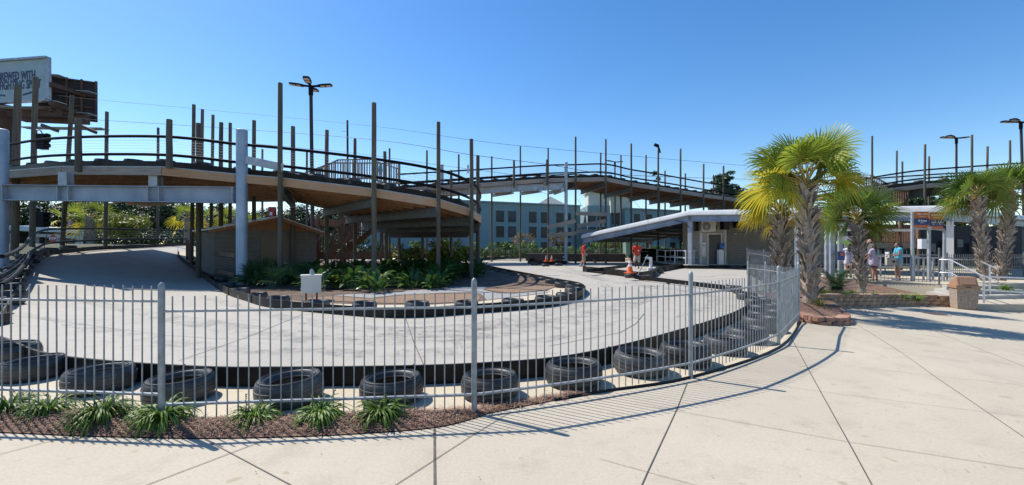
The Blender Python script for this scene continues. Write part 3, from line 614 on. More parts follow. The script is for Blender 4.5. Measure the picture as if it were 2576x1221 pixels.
NI = [(-27, 31.5, 4.60), (-23.5, 30.0, 4.72), (-19.8, 28.3, 4.72), (-16.2, 26.2, 4.5), (-13.6, 24.0, 4.25), (-11.3, 22.7, 4.15), (-9.5, 22.2, 3.72), (-8.4, 22.6, 3.36), (-7.8, 23.4, 3.1), (-7.3, 24.3, 2.93), (-7.4, 26, 2.93), (-8.6, 31, 2.78), (-11, 39.5, 2.62)]
bm_ = []
for k, (dx, dz) in enumerate(((5, .48), (6, .48), (7, .46), (8, .46), (9, .46), (10, .46), (11, .46))):
    o = NO[dx] - Vector((0, 0, dz + .02)); i = Vector(NI[dx]) - Vector((0, 0, dz + .02)); d = (o - i).normalized(); bm_.append((o - d * .03, i - d * .4, .36))
a = NO[10].lerp(NO[11], .5) - Vector((0, 0, .5)); b = Vector(NI[10]).lerp(Vector(NI[11]), .5) - Vector((0, 0, .5)); bm_.append((a, b, .36))
nearT = raised('raised_track', 'tan timber kart track raised on poles, sweeping round above the planted island', NO, NI, bm_, old=(0, 1, 2))
FO = [P(1000, 476, 35.5), P(1045, 473, 36), P(1209, 462, 37), P(1370, 451, 38), P(1447, 449.2, 38), P(1524, 448, 38), P(1588, 461, 38.5), P(1658, 471.6, 39.5), P(1715, 480.6, 41), P(1771, 489.6, 42.5), P(1823, 496.5, 44), P(1872, 504, 46), P(1950, 515, 50)]
FI = [p + Vector((-1.3, 5.6, 0.0)) for p in FO]
fb = []
for k in range(4, 12):
    o = FO[k] - Vector((0, 0, .55)); i = FI[k] - Vector((0, 0, .55)); fb.append((o, i, .42))
farT = raised('raised_track', 'weathered grey timber track high on tall poles in front of the blue hotel', FO, FI, fb, board='fasciaold', plank='plankold', far_=True)
RO = [P(2170, 487, 37), P(2250, 474, 36.6), P(2325, 464.5, 36.3), P(2440, 456, 36.2), P(2576, 447, 36.2), P(2720, 440, 36.5)]
RI = [p + Vector((-1.6, 5.6, .0)) for p in RO]
raised('raised_track', 'timber track with black rails above the right hand pavilion roof', RO, RI, [(RO[k] - Vector((0, 0, .6)), RI[k] - Vector((0, 0, .6)), .7) for k in (1, 2, 3, 4)], board='fasciaold', plank='plankold', far_=True)
# tyres on the edges of the raised decks
def decktyres(E, X, n, label, group, s, t0=0.0, t1=1.0):
    E = smooth(E, 8); X = smooth(X, 8); L = [0]
    for a, b in zip(E, E[1:]): L.append(L[-1] + (b - a).length)
    for q in range(n):
        d = (t0 + (t1 - t0) * (q + .5) / n) * L[-1]; k = max(i for i in range(len(L)) if L[i] <= d); k = min(k, len(E) - 2); t = (d - L[k]) / (L[k + 1] - L[k])
        p = E[k].lerp(E[k + 1], t); i_ = (X[k] - E[k]).normalized(); o = tyre(p + i_ * .68 + Vector((0, 0, .10)), label, group, s); o.scale.z = s * 1.25
decktyres(NO[:11], [Vector(p) for p in NI[:11]], 20, 'black tyre lying on the outer edge of the tan raised track by the near poles', 'tyres on the near raised track', 1.15)
decktyres(FO, FI, 34, 'black tyre lying on the front edge of the far raised track before the hotel', 'tyres on the far raised track', 1.15)
decktyres(RO, RI, 9, 'black tyre lying on the edge of the raised track above the pavilion', 'tyres on the right raised track', 1.15)
# ------------------------------------------------------------------ timber poles
def pole(dx, top, Y, wpx, label, base=None, dxb=None, m='pole', group='timber poles of the raised track'):
    t = P(dx, top, Y); r = wpx * Y / 2200 / math.sqrt(1 + ((dx - 1288) / 1100) ** 2)
    xb = ((dxb or dx) - 1288) / 1100 * Y; zb = T(xb, Y) - .2 if base is None else P(dx, base, Y).z
    b = Vector((xb, Y, zb)); ax = (t - b); n = 9; pts = []; rs = []
    for k in range(n + 1):
        q = k / n; pts.append(b + ax * q + Vector((noise.noise(Vector((dx, q * 2.2, 1))) * r * .22, noise.noise(Vector((dx, q * 2.2, 7))) * r * .22, 0))); rs.append(r * (1.07 - .13 * q + .035 * noise.noise(Vector((dx, q * 9, 3)))))
    pts.append(pts[-1] + Vector((0, 0, .012))); rs.append(rs[-1] * .93)
    o = MB().path(pts, rs, 14).build('timber_pole', M_[m], None, b, ang=50); tag(o, label, 'pole', group); return o
PL = [
 (45, 217, 20.6, 22, 'thick leaning grey pole nearest the left edge, rising over the billboard lettering', None, 36), (90, 195, 24.8, 17, 'tall grey pole crossing the billboard, second from the left edge', None, 80),
 (182, 241, 25.2, 13, 'tilted pole with its top before the dark back of the billboard', None, 156), (197, 301, 17.3, 20, 'short thick post bolted on the deck edge under the billboard', 432, None),
 (269, 282, 30, 11, 'slim pole right of the billboard, its foot near the lime bush', None, 265), (398, 322, 36, 8, 'thin short topped pole just left of a thick deck post, before the dark trees', None, 396),
 (426, 302, 16.45, 18, 'thick squat post on the deck edge between the billboard and the blue grey column', 424, None), (488, 264, 24, 10.5, 'tallest of the cluster of poles left of the blue grey column', None, 481),
 (499, 311, 20, 14, 'thick lower pole in front of the cluster left of the blue grey column', None, 500), (509, 276, 24.4, 9.5, 'slim pole right behind the cluster tallest pole, left of the column', None, 506),
 (536, 290, 26, 9, 'slim pole third in height in the cluster left of the column', None, 529), (556, 309, 21.3, 12, 'sturdy pole in the cluster left of the column, one short of the last', None, None),
 (579, 310, 26, 9.5, 'last slim pole of the cluster, touching the column in the view', None, None), (639, 304, 22.6, 11, 'pole just right of the blue grey column, behind the deck', None, None),
 (660, 376, 40, 6, 'short thin pole far behind between the column and the tallest deck pole', None, None), (705, 210, 16.75, 13.5, 'very tall pole right of the blue grey column, in front of the deck', None, None),
 (737, 319, 22.5, 12, 'pole behind the deck right of the very tall pole beside the column', None, None), (772, 383, 40, 6, 'short thin pole left of the four headed lamp', None, None),
 (822, 328, 22.6, 10.5, 'pole behind the deck just right of the four headed lamp', None, None), (893, 350, 23, 8.5, 'pole in front of the stair landing, left of the tall middle pole', None, None),
 (941, 260, 16.75, 13, 'tall pole in front of the deck at the middle of the sweeping curve', None, None), (968, 382, 24.6, 9, 'shorter pole right of the furled blue umbrella', None, 973),
 (980, 374, 36, 5, 'thin pole just behind the one right of the furled umbrella', None, None), (1004, 413, 31, 7, 'low pole at the right end of the stair landing rail', None, None),
 (1074, 379, 43, 5, 'thin distant pole left of the pole before the blue grey far column', None, None), (1103, 308, 17.05, 10.5, 'tall pole in front of the deck in front of a grey pipe column', None, None),
 (1135, 429, 28, 7, 'low pole between the last two tall poles of the deck curve', None, None), (1063, 560, 30, 7, 'pole under the descending deck before the lime shrubs', None, None),
 (1154, 389, 43.5, 5, 'thin distant pole left of the pole with the small white sign', None, None), (1186, 351, 18.35, 10.2, 'tall pole with a small white sign at the right end of the deck curve', None, None),
 (1202, 392, 25, 9.5, 'pole right behind the signed pole at the end of the deck curve', None, None),
 (1237, 394, 43, 4.5, 'thin pole before the hotel, first right of the deck curve', None, None), (1293, 404, 36.9, 6, 'stub post on the far grey girder, left one', 472, None),
 (1309, 369, 43.6, 4.2, 'thin pole behind the left stub post of the far girder', None, None), (1376, 402, 37.7, 6, 'stub post on the far grey girder, right one', 466, None), (1379, 373, 43.8, 4.2, 'thin pole behind the right stub post of the far girder', None, None),
 (1448, 345, 37.8, 5, 'first tall front pole right of the far grey column', None, None), (1511, 385, 44, 4.6, 'first back row pole right of the far grey column', None, None), (1524, 351, 37.8, 5, 'second tall front pole right of the far grey column', None, None),
 (1562, 391, 44.2, 4.4, 'second back row pole right of the far grey column', None, None), (1588, 362, 38.3, 5, 'third tall front pole right of the far grey column', None, None), (1625, 391, 45, 4.4, 'third back row pole right of the far grey column', None, None),
 (1656, 367, 39.3, 5, 'fourth tall front pole, with a small floodlight at its top', None, None), (1673, 430, 46, 4.2, 'short back row pole right of the pole with the floodlight', None, None), (1712, 375, 40.8, 5, 'fifth tall front pole along the descending far track', None, None),
 (1724, 437, 47.5, 4.2, 'short back row pole behind the fifth front pole of the far track', None, None), (1770, 413, 42.3, 4.8, 'sixth front pole along the far track, left of the pine tree', None, None), (1795, 441, 49, 4.2, 'short pole in front of the round crowned pine', None, None), (1820, 418, 43.8, 4.8, 'last front pole of the far track, beside the yellowed palm fronds', None, None),
 (2194, 343, 33.5, 6, 'tall pole rising right behind the largest palm fronds', None, None), (2256, 380, 38.5, 5.5, 'slim pole left of its shorter neighbour above the pavilion roof', None, None), (2270, 407, 42, 5.5, 'shorter slim pole above the pavilion roof, second of a pair', None, None),
 (2327, 364, 35.7, 7, 'thick pole in front of the raised track above the price signs', None, None), (2337, 394, 42.5, 6, 'slim pole tucked behind the thick pole above the price signs', None, None), (2445, 340, 35.7, 7.5, 'tall pole between the two right hand lamps, above the right palm', None, None),
 (2484, 369, 42, 7, 'shorter pole right of the tall pole above the right palms', None, None), (2541, 354, 35.7, 7, 'pole left of the lamp cut by the right edge', None, None)]
POLES = [pole(*a) for a in PL]
# ------------------------------------------------------------------ steel gantries
def gantry(label, cols, zb, gir, stubs, wd, gh, m):
    g = thing('steel_gantry', label, 'gantry', (cols[0][0].x, cols[0][0].y, 0))
    for t, r in cols:
        b = Vector((t.x, t.y, T(t.x, t.y) - .1)); MB().path([b, t, t + Vector((0, 0, .02))], [r, r, r * .85], 24).build('column', M_['colblue' if zb else 'galv'], g)
        MB().path([b + Vector((0, 0, .1)), b + Vector((0, 0, .14))], r * 1.45, 20).build('base_plate', M_['galv'], g)
    a, b = gir; gb = MB().ibeam(a, b, wd, gh, .035).build('girder', M_[m], g); d = (b - a).normalized(); sd = Vector((-d.y, d.x, 0)).normalized()
    for s_ in stubs:
        c = a.lerp(b, s_[0]); up = Vector((0, 0, 1))
        MB().ibeam(c + up * (gh / 2), c + up * (gh / 2 + s_[1]), .34, .30, .03).build('stub_post', M_['galv'], g)
        for e in (-.22, 0.22): MB().box(c + d * e, (.03, wd * .9, gh - .08), math.atan2(d.y, d.x)).build('stiffener_plate', M_['galv'], gb)
    for e in (.006, .994): c = a.lerp(b, e); MB().box(c, (.03, wd * 1.15, gh * .97), math.atan2(d.y, d.x)).build('end_plate', M_['galv'], gb)
    return g
cl, cr_ = P(3, 327, 17.3), P(608.5, 328, 16.9)
a, b = P(3, 485, 17.3), P(608, 491.8, 16.9); d = (b - a).normalized()
gantry('blue grey steel gantry of two pipe columns and a deep girder across the left track', [(cl, .215), (cr_, .20)], 1, (a + d * .2, b - d * .2), ((.265, .50), (.655, .42)), .32, .62, 'girder')
g = thing('steel_strut', 'grey steel strut from the big column down to the tall pole', 'beam', P(620, 400, 16.9)); MB().beam(P(617, 402, 16.85), P(712, 422, 16.72), .06, .30).build('strut', M_['galv'], g)
cl, cr_ = P(1112, 415, 37.3), P(1424, 409, 38.0)
a, b = P(1112, 483, 37.3), P(1424, 469, 38.0); d = (b - a).normalized()
gantry('grey steel gantry carrying the far raised track before the blue hotel', [(cl, .14), (cr_, .145)], 0, (a + d * .14, b - d * .14), ((.58, .1), (.845, .1)), .3, .55, 'galv')
# knee outriggers under the far girder, timber braces and guy wires
for (x, y, xx, yy, l) in ((1240, 492, 1290, 484, 'left'), (1310, 488, 1360, 480, 'middle'), (1380, 486, 1415, 478, 'right')):
    o = MB().beam(P(x, y, 43), P(xx, yy, 37.6), .2, .3).build('outrigger_beam', M_['galv'], None, P(x, y, 43)); tag(o, 'grey outrigger beam under the far girder, %s one of three' % l, 'beam', 'outriggers under the far girder')
BR = [((1378, 572), (1448, 556), 'tan brace plank, upper left, crossing the first poles'), ((1448, 537), (1530, 540), 'grey brace plank, topmost, level between the tall front poles'), ((1452, 570), (1524, 556), 'sloping brace plank below the topmost level one'), ((1376, 592), (1450, 588), 'low tan brace plank at the left pole'), ((1450, 582), (1500, 583), 'low grey brace plank near the pavilion roof tip'),
      ((1620, 578), (1720, 553), 'sloping brace plank above the pavilion roof, left one'), ((1658, 548), (1735, 551), 'level brace plank close above the pavilion roof'), ((1740, 575), (1800, 558), 'brace plank half hidden by the pavilion roof'), ((1583, 578), (1656, 560), 'brace plank behind the third front pole')]
for (a, b, l) in BR:
    o = MB().beam(P(*a, 37.6), P(*b, 37.6), .06, .32).build('brace_plank', M_['fasciaold'], None, P(*a, 37.6)); tag(o, l, 'plank', 'brace planks between the far poles')
GW = [((1378, 520, 41), (1448, 600, 38)), ((1448, 520, 38), (1380, 600, 42)), ((1452, 500, 38), (1520, 600, 40)), ((1524, 505, 38), (1452, 600, 38)), ((1590, 500, 39), (1660, 580, 41)), ((1660, 520, 40), (1600, 585, 40)), ((1720, 510, 42), (1770, 560, 44)), ((1378, 490, 43), (1330, 470, 38))]
m = MB()
for a, b in GW: m.path([P(*a), P(*b)], .012, 5)
tag(m.build('guy_wires', M_['cable'], None, P(1450, 560, 39)), 'thin crossing guy wires between the far tall poles', 'wire')
NW = [((740, 690, 21.5), (820, 575, 22.5), 'lower left guy rod slanting down beside the shed'), ((895, 560, 22.5), (820, 690, 22.5), 'guy rod crossing behind the stair foot'), ((817, 570, 22.5), (935, 690, 22.5), 'guy rod running down right from the stair corner'), ((972, 580, 24), (950, 660, 24), 'steep pale guy rod beside the broad under deck post'), ((820, 345 + 230, 22), (712, 545, 17.5), 'short guy rod under the tan deck'), ((720, 470, 17.5), (790, 520, 22), 'guy rod under the deck from the very tall pole'), ((128, 540, 24), (108, 640, 24), 'steep pale guy rod at the far left poles'), ((410, 545, 30), (250, 640, 27), 'long pale guy rod before the far left palm')]
for a, b, l in NW:
    o = MB().path([P(*a), P(*b)], .014, 6).build('guy_rod', M_['cable'], None, P(*a)); tag(o, l, 'wire', 'guy rods of the near poles')
# ------------------------------------------------------------------ overhead wires
def wire(pts, r, label):
    o = MB().path(smooth(pts, 5), r, 5).build('overhead_cable', M_['wire'], None, pts[0]); tag(o, label, 'cable', 'overhead cables')
wire([P(140, 240, 44), P(251, 252, 42), P(482, 273, 38), P(932, 317, 33), P(1180, 352, 31), P(1378, 374, 31.5), P(1824, 413, 38), P(1960, 423, 42)], .012, 'highest thin cable running from the billboard far to the right')
wire([P(150, 293, 44), P(243, 302, 42), P(482, 317, 37), P(932, 351, 31), P(1179, 389, 29), P(1383, 415, 30), P(1560, 440, 34), P(1900, 452, 44)], .017, 'middle thicker cable running from the billboard past the tall poles')
wire([P(640, 362, 34), P(880, 384, 31), P(1071, 411, 29), P(1290, 440, 29), P(1420, 458, 32)], .012, 'lowest thin cable passing above the stair landing')
# ------------------------------------------------------------------ timber stair under the deck and its landing
def rails(m, a, b, h=1.0, step=.14, w_=.045):
    L = (b - a).length; n = int(L / step)
    for k in range(n + 1): c = a.lerp(b, k / n); m.beam(c + Vector((0, 0, .06)), c + Vector((0, 0, h)), w_, w_)
st = thing('timber_stair', 'brown timber stair with baluster rails climbing below the tan deck', 'stair', P(805, 690, 25))
a0, b0 = P(825, 640, 25), P(905, 575, 25.5)
for off in (0, 1.3):
    o_ = Vector((.3 * off, off, 0)); MB().beam(a0 + o_, b0 + o_, .06, .3).build('stringer', M_['brownrail'], st)
    m = MB(); rails(m, a0 + o_, b0 + o_, 1.05); m.beam(a0 + o_ + Vector((0, 0, 1.08)), b0 + o_ + Vector((0, 0, 1.08)), .09, .06); m.build('balustrade', M_['brownrail'], st)
m = MB()
for k in range(9): c = a0.lerp(b0, (k + .5) / 9); m.box(c + Vector((.2, .65, .12)), (.3, 1.3, .05))
m.build('treads', M_['brownrail'], st)
ld = MB(); ld.beam(P(790, 643, 25.2), P(985, 643, 25.2), .06, .45); ld.beam(P(790, 560, 25.4), P(880, 562, 25.4), .06, .4); ld.build('landing_beam', M_['brownrail'], st)
m = MB(); rails(m, P(806, 640, 24.9), P(826, 640, 24.9), 1.5); rails(m, P(826, 688, 25), P(900, 688, 25), .8, .16); m.build('lower_balustrade', M_['brownrail'], st)
for x in (800, 866, 960): MB().beam(Vector((P(x, 700, 25.3).x, 25.3, .1)), P(x, 545, 25.3), .16, .16, up=(0, 1, 0)).build('post', M_['polebrown'], st)
st = thing('stair_landing', 'weathered timber stair landing with baluster rail above the deck, beside the furled umbrella', 'landing', P(850, 470, 27))
for nm, q in (('balustrade', [P(755, 470, 27), P(835, 440, 27), P(895, 440, 27.3), P(1005, 440, 28)]), ('rear_balustrade', [P(785, 462, 29.5), P(850, 430, 29.5), P(930, 428, 29.5), P(1002, 452, 30)])):
    m = MB()
    for a, b in zip(q, q[1:]):
        dz = Vector((0, 0, -.55)); rails(m, a + dz, b + dz, 1.25, .16, .05); m.beam(a + dz + Vector((0, 0, 1.28)), b + dz + Vector((0, 0, 1.28)), .14, .06); m.beam(a + dz, b + dz, .08, .12)
    m.build(nm, M_['fasciaold'], st)
m = MB(); q = [P(835, 472, 27), P(1005, 478, 28), P(1003, 478, 30.5), P(850, 470, 30)]; m.add(q + [v - Vector((0, 0, .15)) for v in q], [(0, 1, 2, 3), (7, 6, 5, 4), (0, 4, 5, 1), (1, 5, 6, 2), (2, 6, 7, 3), (3, 7, 4, 0)]); m.build('platform', M_['fasciaold'], st)
for x, Y in ((858, 28), (960, 28.5)): MB().beam(Vector((P(x, 700, Y).x, Y, .1)), P(x, 470, Y), .16, .16, up=(0, 1, 0)).build('post', M_['polebrown'], st)
u = thing('umbrella', 'furled blue umbrella standing on the stair landing behind the tall middle pole', 'umbrella', P(957, 470, 28.6)); c = P(957, 440, 28.6)
MB().path([P(957, 466, 28.6), P(957, 413, 28.6)], .025, 8).build('pole', M_['galv'], u); MB().path([P(957, 441, 28.6), P(957, 430, 28.6), P(957, 418, 28.6), P(957, 411, 28.6)], [.07, .15, .12, .03], 10).build('canopy', M_['turq'], u)
# timber rails and walkway seen through the right pavilion, and stair above its roof
st = thing('timber_walkway', 'brown timber walkway rail seen behind the visitors under the pavilion', 'walkway', P(2190, 615, 27))
m = MB(); a, b = P(2170, 612, 27), P(2312, 612, 28.5); rails(m, a, b, 1.05, .15, .05); m.beam(a + Vector((0, 0, 1.1)), b + Vector((0, 0, 1.1)), .14, .06); m.build('balustrade', M_['brownrail'], st); MB().beam(a - Vector((0, 0, .15)), b - Vector((0, 0, .15)), .1, .35).build('beam', M_['fasciaold'], st)
for x in (2200, 2265, 2310): c = P(x, 612, 27.6); MB().beam(Vector((c.x, c.y, 0)), c + Vector((0, 0, 1.6)), .14, .14, up=(0, 1, 0)).build('post', M_['polebrown'], st)
st = thing('timber_stair', 'weathered timber stair with pale handrails above the pavilion roof behind the palms', 'stair', P(2200, 480, 38))
for a, b in ((P(2138, 445, 36.5), P(2180, 446, 36.5)), (P(2180, 446, 36.5), P(2245, 482, 35.8)), (P(2190, 440, 38.5), P(2260, 478, 38))):
    m = MB(); dz = Vector((0, 0, -1.0)); rails(m, a + dz, b + dz, 1.0, .18, .06); m.beam(a + dz, b + dz, .08, .3); m.beam(a, b, .16, .08); m.build('balustrade', M_['fasciaold'], st)
m = MB(); a, b = P(2244, 478, 35.8), P(2284, 480, 36); dz = Vector((0, 0, -1.6)); rails(m, a + dz, b + dz, 1.6, .2, .06); m.beam(a, b, .1, .1); m.build('landing_rail', M_['brownrail'], st)
# ------------------------------------------------------------------ block shed inside the island
A = Vector((-13.7, 20.1, 0)); th = R(47.6); e1 = Vector((math.cos(th), math.sin(th), 0)); e2 = Vector((-math.sin(th), math.cos(th), 0)); Wd, Ln, h0, h1, af = 4.7, 2.3, 2.30, 2.94, .57
sh = thing('block_shed', 'low grey block shed with white gable roof and brown door below the raised track', 'shed', A)
q = [A, A + e1 * Wd, A + e1 * Wd + e2 * Ln, A + e2 * Ln]; m = MB(); m.prism([(v.x, v.y) for v in q], -.1, h0); m.build('wall', M_['shedwall'], sh)
m = MB()
for k in range(1, 11): m.beam(A - e2 * .004 + e1 * 3.4 + Vector((0, 0, k * .21)), A - e2 * .004 + e1 * Wd + Vector((0, 0, k * .21)), .006, .012); m.beam(A - e2 * .004 + e1 * .05 + Vector((0, 0, k * .21)), A - e2 * .004 + e1 * 1.8 + Vector((0, 0, k * .21)), .006, .012)
m.build('block_courses', mat('dark mortar', (.12, .105, .092), rough=.9), sh)  # course lines a little darker than the block wall
m = MB(); gz = Vector((0, 0, 1)); gp = [A + gz * h0, A + e1 * Wd + gz * h0, A + e1 * (Wd * af) + gz * h1]
m.add([v - e2 * .03 for v in gp] + [v + e2 * .1 for v in gp], [(0, 1, 2), (5, 4, 3), (0, 3, 4, 1), (1, 4, 5, 2), (2, 5, 3, 0)])
m.build('gable', M_['gablewood'], sh)
m = MB(); ap = A + e1 * (Wd * af) + gz * (h1 + .04)
for s_ in (0, 1):
    ev = A + e1 * (-.3 if s_ == 0 else Wd + .3) + gz * (h0 - .06); a, b = ev - e2 * .35, ap - e2 * .35; t = gz * .05; c, d = ap + e2 * (Ln + .3), ev + e2 * (Ln + .3)
    m.add([a, b, c, d, a + t, b + t, c + t, d + t], [(0, 1, 2, 3), (7, 6, 5, 4), (0, 4, 5, 1), (1, 5, 6, 2), (2, 6, 7, 3), (3, 7, 4, 0)])
m.build('roof', M_['white'], sh); m = MB()
for s_ in (0, 1):
    ev = A + e1 * (-.28 if s_ == 0 else Wd + .28) + gz * (h0 - .14); m.beam(ev - e2 * .33, ap - e2 * .33 - gz * .09, .04, .12)
m.build('barge_board', M_['gablewood'], sh)
dr = MB(); dr.beam(A - e2 * .02 + e1 * 1.95 + gz * 1.0, A - e2 * .02 + e1 * 3.3 + gz * 1.0, .04, 2.1); dr = dr.build('door', M_['sheddoor'], sh)
for x in (2.35, 2.98):
    MB().beam(A - e2 * .05 + e1 * (x - .24) + gz * .42, A - e2 * .05 + e1 * (x + .24) + gz * .42, .03, .5).build('vent_frame', M_['trim'], dr)
    MB().beam(A - e2 * .07 + e1 * (x - .20) + gz * .42, A - e2 * .07 + e1 * (x + .20) + gz * .42, .03, .42).build('vent', M_['darksteel'], dr)
rr = thing('side_rail', 'short timber and cable rail along the shaded track edge before the shed', 'railing', P(480, 650, 22)); m = MB()
pts = [G(474, 655), G(500, 672), G(535, 695), G(590, 715)]
for p in pts[:3]: MB().beam(p, p + Vector((0, 0, 1.25)), .3, .05, up=(0, 1, 0)).build('post', M_['polebrown'], rr)
for h in (.35, 1.15):
    m = MB()
    for a, b in zip(pts, pts[1:]): m.beam(a + Vector((0, 0, h)), b + Vector((0, 0, h)), .05, .18)
    m.build('rail_board', M_['polebrown'], rr)
m = MB()
for h in (.5, .62, .74, .86, .98): m.path([p + Vector((0, 0, h)) for p in pts], .007, 4)
m.build('cables', M_['cable'], rr)
# ------------------------------------------------------------------ electrical box on the island
p = G(775, 752); p = Vector((p.x, p.y, isz(p.x, p.y)))
Yb = 11.9; p = Vector(((775 - 1288) / 1100 * Yb, Yb, .02))
bx = thing('electrical_box', 'white electrical cabinet on short posts standing in the island gravel', 'cabinet', p)
zt, zb_ = P(775, 695, Yb).z, P(775, 738, Yb).z
MB().box((p.x, p.y + .2, (zt + zb_) / 2), (.5, .36, zt - zb_), R(22)).build('cabinet', M_['whitebox'], bx)
MB().box((p.x, p.y + .2, zt + .012), (.54, .40, .03), R(22)).build('lid', M_['whitebox'], bx)
for s_ in (-.15, .15): MB().tube(p + Vector((s_, .2, 0)), p + Vector((s_, .2, zb_ + .02)), .025).build('post', M_['polebrown'], bx)
MB().path([Vector((p.x + .02, p.y + .18, zt)), Vector((p.x + .02, p.y + .18, zt + .13)), Vector((p.x + .02, p.y + .18, zt + .18))], [.055, .055, .03], 10).build('meter_dome', M_['galv'], bx)
# ------------------------------------------------------------------ lamps
def ledlamp(dx, top, Y, wpx, arms, L, label, dxb=None):
    t = P(dx, top, Y); b = Vector((((dxb or dx) - 1288) / 1100 * Y, Y, T(t.x, Y) - .2)); r = wpx * Y / 2200 / math.sqrt(1 + ((dx - 1288) / 1100) ** 2)
    l = thing('area_lamp', label, 'lamp', b, 'area lamps on dark poles'); MB().path([b, b.lerp(t, .5), t], [r * 1.1, r, r * .9], 12).build('pole', M_['boardback'], l)
    MB().path([t - Vector((0, 0, .5)), t + Vector((0, 0, .05))], r * 1.25, 10).build('bracket', M_['blackrail'], l)
    for a in arms:
        a = R(a); d = Vector((math.cos(a), math.sin(a), .10)); s_ = Vector((-math.sin(a), math.cos(a), 0)); u_ = Vector((0, 0, .045 * L / 1.2)); w_ = .19 * L / 1.2; pr = ((.0, .30), (.3, .35), (.45, .9), (.55, 1), (.92, 1), (1, .75))
        m = MB(); vs = []
        for q, k in pr: c = t + d * (q * L); vs += [c - s_ * w_ * k - u_, c + s_ * w_ * k - u_, c + s_ * w_ * k + u_, c - s_ * w_ * k + u_]
        m.add(vs, [(i * 4 + e, i * 4 + (e + 1) % 4, i * 4 + 4 + (e + 1) % 4, i * 4 + 4 + e) for i in range(5) for e in range(4)] + [(3, 2, 1, 0), (20, 21, 22, 23)])
        h = m.build('lamp_head', M_['blackrail'], l)
        for q0, q1 in ((.48, .68), (.74, .96)): MB().beam(t + d * (q0 * L) - u_ * 1.15, t + d * (q1 * L) - u_ * 1.15, w_ * 1.5, .01).build('led_panel', M_['whitebox'], h)
ledlamp(782, 218, 25, 10, (5, 100, 185, 282), 1.16, 'four headed black lamp on a dark pole above the deck', 788)
ledlamp(1547, 408, 52, 4, (20, 200), 1.05, 'small two headed lamp far behind the descending track')
ledlamp(2406, 348, 40, 7, (8, 172, 200), 1.25, 'dark three armed lamp above the right pavilion, left of the tall pole')
ledlamp(2568, 308, 33, 9, (15, 168, 200), 1.2, 'dark lamp cut by the right edge of the photo', 2580)
fl = thing('floodlight', 'small black floodlight clamped on the fourth far front pole', 'floodlight', P(1656, 366, 39.2)); MB().beam(P(1646, 364, 39.0), P(1656, 368, 39.0), .25, .22).build('housing', M_['blackrail'], fl); MB().tube(P(1656, 368, 39.05), P(1661, 385, 39.05), .07).build('bracket', M_['blackrail'], fl)
up_ = thing('utility_pole', 'thin dark utility pole with two side pins behind the landing', 'utility pole', P(874, 600, 40)); MB().path([Vector((P(876, 600, 40).x, 40, 0)), P(874, 303, 40)], [.12, .09], 8).build('pole', M_['boardback'], up_); m = MB()
for y in (330, 391): m.tube(P(858, y, 40), P(875, y, 40), .03)
m.build('pin', M_['galv'], up_)
# small white number sign on the pole at the end of the curve
s_ = thing('sign', 'small white sign with black figures on the pole at the deck end', 'sign', P(1178, 426, 18.2)); a, b = P(1175, 426, 18.15), P(1180, 426, 18.15)
MB().beam(a, b, .02, .36).build('panel', M_['letters'], s_); c = a.lerp(b, .5)
for z in (.06, -.12): text('8', c + Vector((0, -.02, z)), (1, 0, 0), .14, M_['wire'], 'figure', s_, .6)
# traffic signals seen side on at the far left
for x, y0, y1, Y, l in ((107, 338, 376, 24, 'black traffic signal with two visors above the left deck rails'), (107, 534, 572, 24, 'black traffic signal hanging below the girder at the far left')):
    t = thing('traffic_signal', l, 'traffic signal', P(x, y1, Y)); a, b = P(x, y1, Y), P(x, y0, Y); MB().box((a + b) / 2, (.42, .3, b.z - a.z)).build('housing', M_['blackrail'], t)
    for k in (.25, .6, .9):
        c = a.lerp(b, k); MB().path([c + Vector((.2, 0, 0)), c + Vector((.34, 0, .01)), c + Vector((.42, 0, .04))], [.13, .12, .05], 10).build('visor', M_['blackrail'], t)
    MB().path([b, b + Vector((-.1, 0, .2)), b + Vector((-.55, .2, .3))], .03, 6).build('arm', M_['galv'], t)
# ------------------------------------------------------------------ hotel
def hp(u, z, off=0):  # along the facade
    a, b = Vector((-24, 70, 0)), Vector((13.5, 86.3, 0)); d = (b - a).normalized(); n = Vector((d.y, -d.x, 0)); return a + d * u + n * off + Vector((0, 0, z))
HB = P(985, 640, 70)
ht = thing('hotel', 'long blue green three storey hotel with dark paired windows behind the far track', 'hotel', (0, 80, 0))
HL = (Vector((13.5, 86.3, 0)) - Vector((-24, 70, 0))).length
def facade(a, b, h, depth, name='wall', m='stucco', z0=-.5):
    d = (b - a).normalized(); n = Vector((d.y, -d.x, 0)); q = [a, b, b - n * depth, a - n * depth]; return MB().prism([(v.x, v.y) for v in q], z0, h).build(name, M_[m], ht)
a, b = Vector((-24, 70, 0)), Vector((13.5, 86.3, 0)); facade(a, b, 9.5, 14)
d = (b - a).normalized(); n = Vector((d.y, -d.x, 0)); MB().beam(a + n * .1 + Vector((0, 0, 9.55)), b + n * .1 + Vector((0, 0, 9.55)), .5, .22).build('parapet_cap', M_['stuccotrim'], ht)
def win(c, d, wd, hh):
    n = Vector((d.y, -d.x, 0)); w_ = MB(); w_.beam(c - d * (wd / 2 + .12) + n * .02, c + d * (wd / 2 + .12) + n * .02, .06, hh + .24); w_ = w_.build('window', M_['stuccotrim'], ht)
    MB().beam(c - d * wd / 2 + n * .06, c + d * wd / 2 + n * .06, .06, hh).build('frame', M_['frame'], w_)
    MB().beam(c - d * (wd / 2 - .1) + n * .10 + Vector((0, 0, .18)), c + d * (wd / 2 - .1) + n * .10 + Vector((0, 0, .18)), .03, hh - .62).build('pane', M_['curtain'], w_)
u0 = {}
